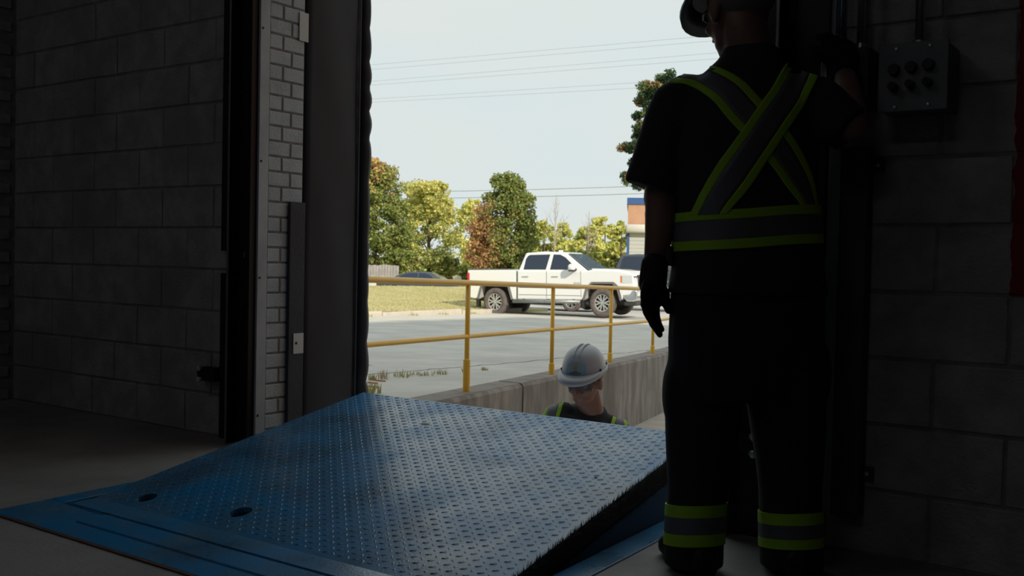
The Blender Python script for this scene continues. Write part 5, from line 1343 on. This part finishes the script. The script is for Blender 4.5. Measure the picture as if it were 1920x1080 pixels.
fuse('body', body, 'skin', 0.0075, p2, 2)
s = MB()
R2 = RGT*0.97 - UP*0.24; F2 = FWD*0.93 + UP*0.36                                              # shoulders slope down to one side
s.loft([ring(c, R2 if k < 6 else RGT, F2 if k < 3 else FWD, w, dp, 30, e) for k, (c, w, dp, e) in enumerate(((nb+UP*0.012+RGT*0.012,.072,.068,2.0), (nb+UP*-0.012+RGT*0.008,.090,.084,2.0), (nb+UP*-0.032,.130,.098,2.1), (nb+UP*-0.058,.178,.106,2.3), (nb+UP*-0.11,.205,.118,2.4), (lv2(-.22),.205,.13,2.4), (lv2(-.36),.195,.13,2.4), (lv2(-.52),.195,.13,2.4), (lv2(-.66),.205,.135,2.4)))])
for sp, sg in ((shl, -1), (shr, 1)):
    e = sp + UP*-0.25 + RGT*sg*0.04 - FWD*0.03; s.caps(sp+RGT*-sg*0.05, sp+UP*-0.02, 0.066, 0.066); s.caps(sp+UP*-0.02, e, 0.068, 0.070)
shirt2 = fuse('shirt', s, 'shirt', 0.008, p2, 3)
# neckline: shoulders covered, throat open
t = MB(); t.loft([ring(lv2(d), RGT, FWD, w, dp, 24) for d, w, dp in ((-.52,.18,.125), (-.66,.19,.13), (-.78,.18,.12))])
for sg in (-1, 1):
    kn = lv2(0, sg*0.10); kn.z = gz2+0.47; an = Vector((kn.x, kn.y, gz2+0.04)); t.caps(lv2(-0.66, sg*0.095), kn, 0.105, 0.082); t.cyl(kn, an, 0.082, 0.088, 18)
fuse('trousers', t, 'trousers', 0.01, p2, 3)
for sg in (-1, 1):
    b = MB(); c = lv2(0, sg*0.10); c.z = gz2
    b.loft([ring(c+f2*f+UP*h, x2, UP, w, h, 14, 2.5) for f, w, h in ((-0.09,.032,.042), (-0.05,.042,.052), (0.03,.046,.054), (0.12,.049,.038), (0.17,.036,.028))]); b.caps(c+UP*0.06, c+UP*0.15, 0.05, 0.055); fuse('boot', b, 'boot', 0.009, p2, 2)
    sp = shl if sg < 0 else shr; e = sp + UP*-0.29 + RGT*sg*0.04 - FWD*0.04; w_ = e + UP*-0.23 - FWD*0.10
    g = MB(); hand(g, w_, UP*-1 - FWD*0.4, RGT*-sg + FWD*0.2, FWD*-1.0 + UP*0.3, 0.5, 1.0, 1.2); fuse('glove', g, 'glove', 0.005, p2, 2)
tree2 = bvh(shirt2)
tape_grid(tree2, [((1045,744),(1066,742)), ((1030,752),(1058,752)), ((1021,764),(1053,768)), ((1018,784),(1047,790)), ((1017,830),(1046,836)), ((1017,900),(1046,905))], FR, MT, p2, TNAMES, 0.004)
tape_grid(tree2, [((1148,766),(1166,776)), ((1151,774),(1172,786)), ((1147,788),(1176,798)), ((1142,806),(1175,815)), ((1138,840),(1172,848)), ((1137,900),(1170,905))], FR, MT, p2, TNAMES, 0.004)
hard_hat(p2, T2, X2, Y2, Z2, 0.96, 'hat_shell', True); glasses(p2, T2, 1.06, 'lens')
for sg in (-1, 1):
    m = MB(); m.ell(T2(sg*0.032, 0.082, 0.105), (0.012,)*3); rel(p2, m.build('eye', 'eye', None, smooth=True))
m = MB(); m.ell(T2(0, -0.045, 0.115), (0.086, 0.074, 0.058), Matrix((X2, Y2, Z2)).transposed()); rel(p2, m.build('hair', 'hair', None, smooth=True))
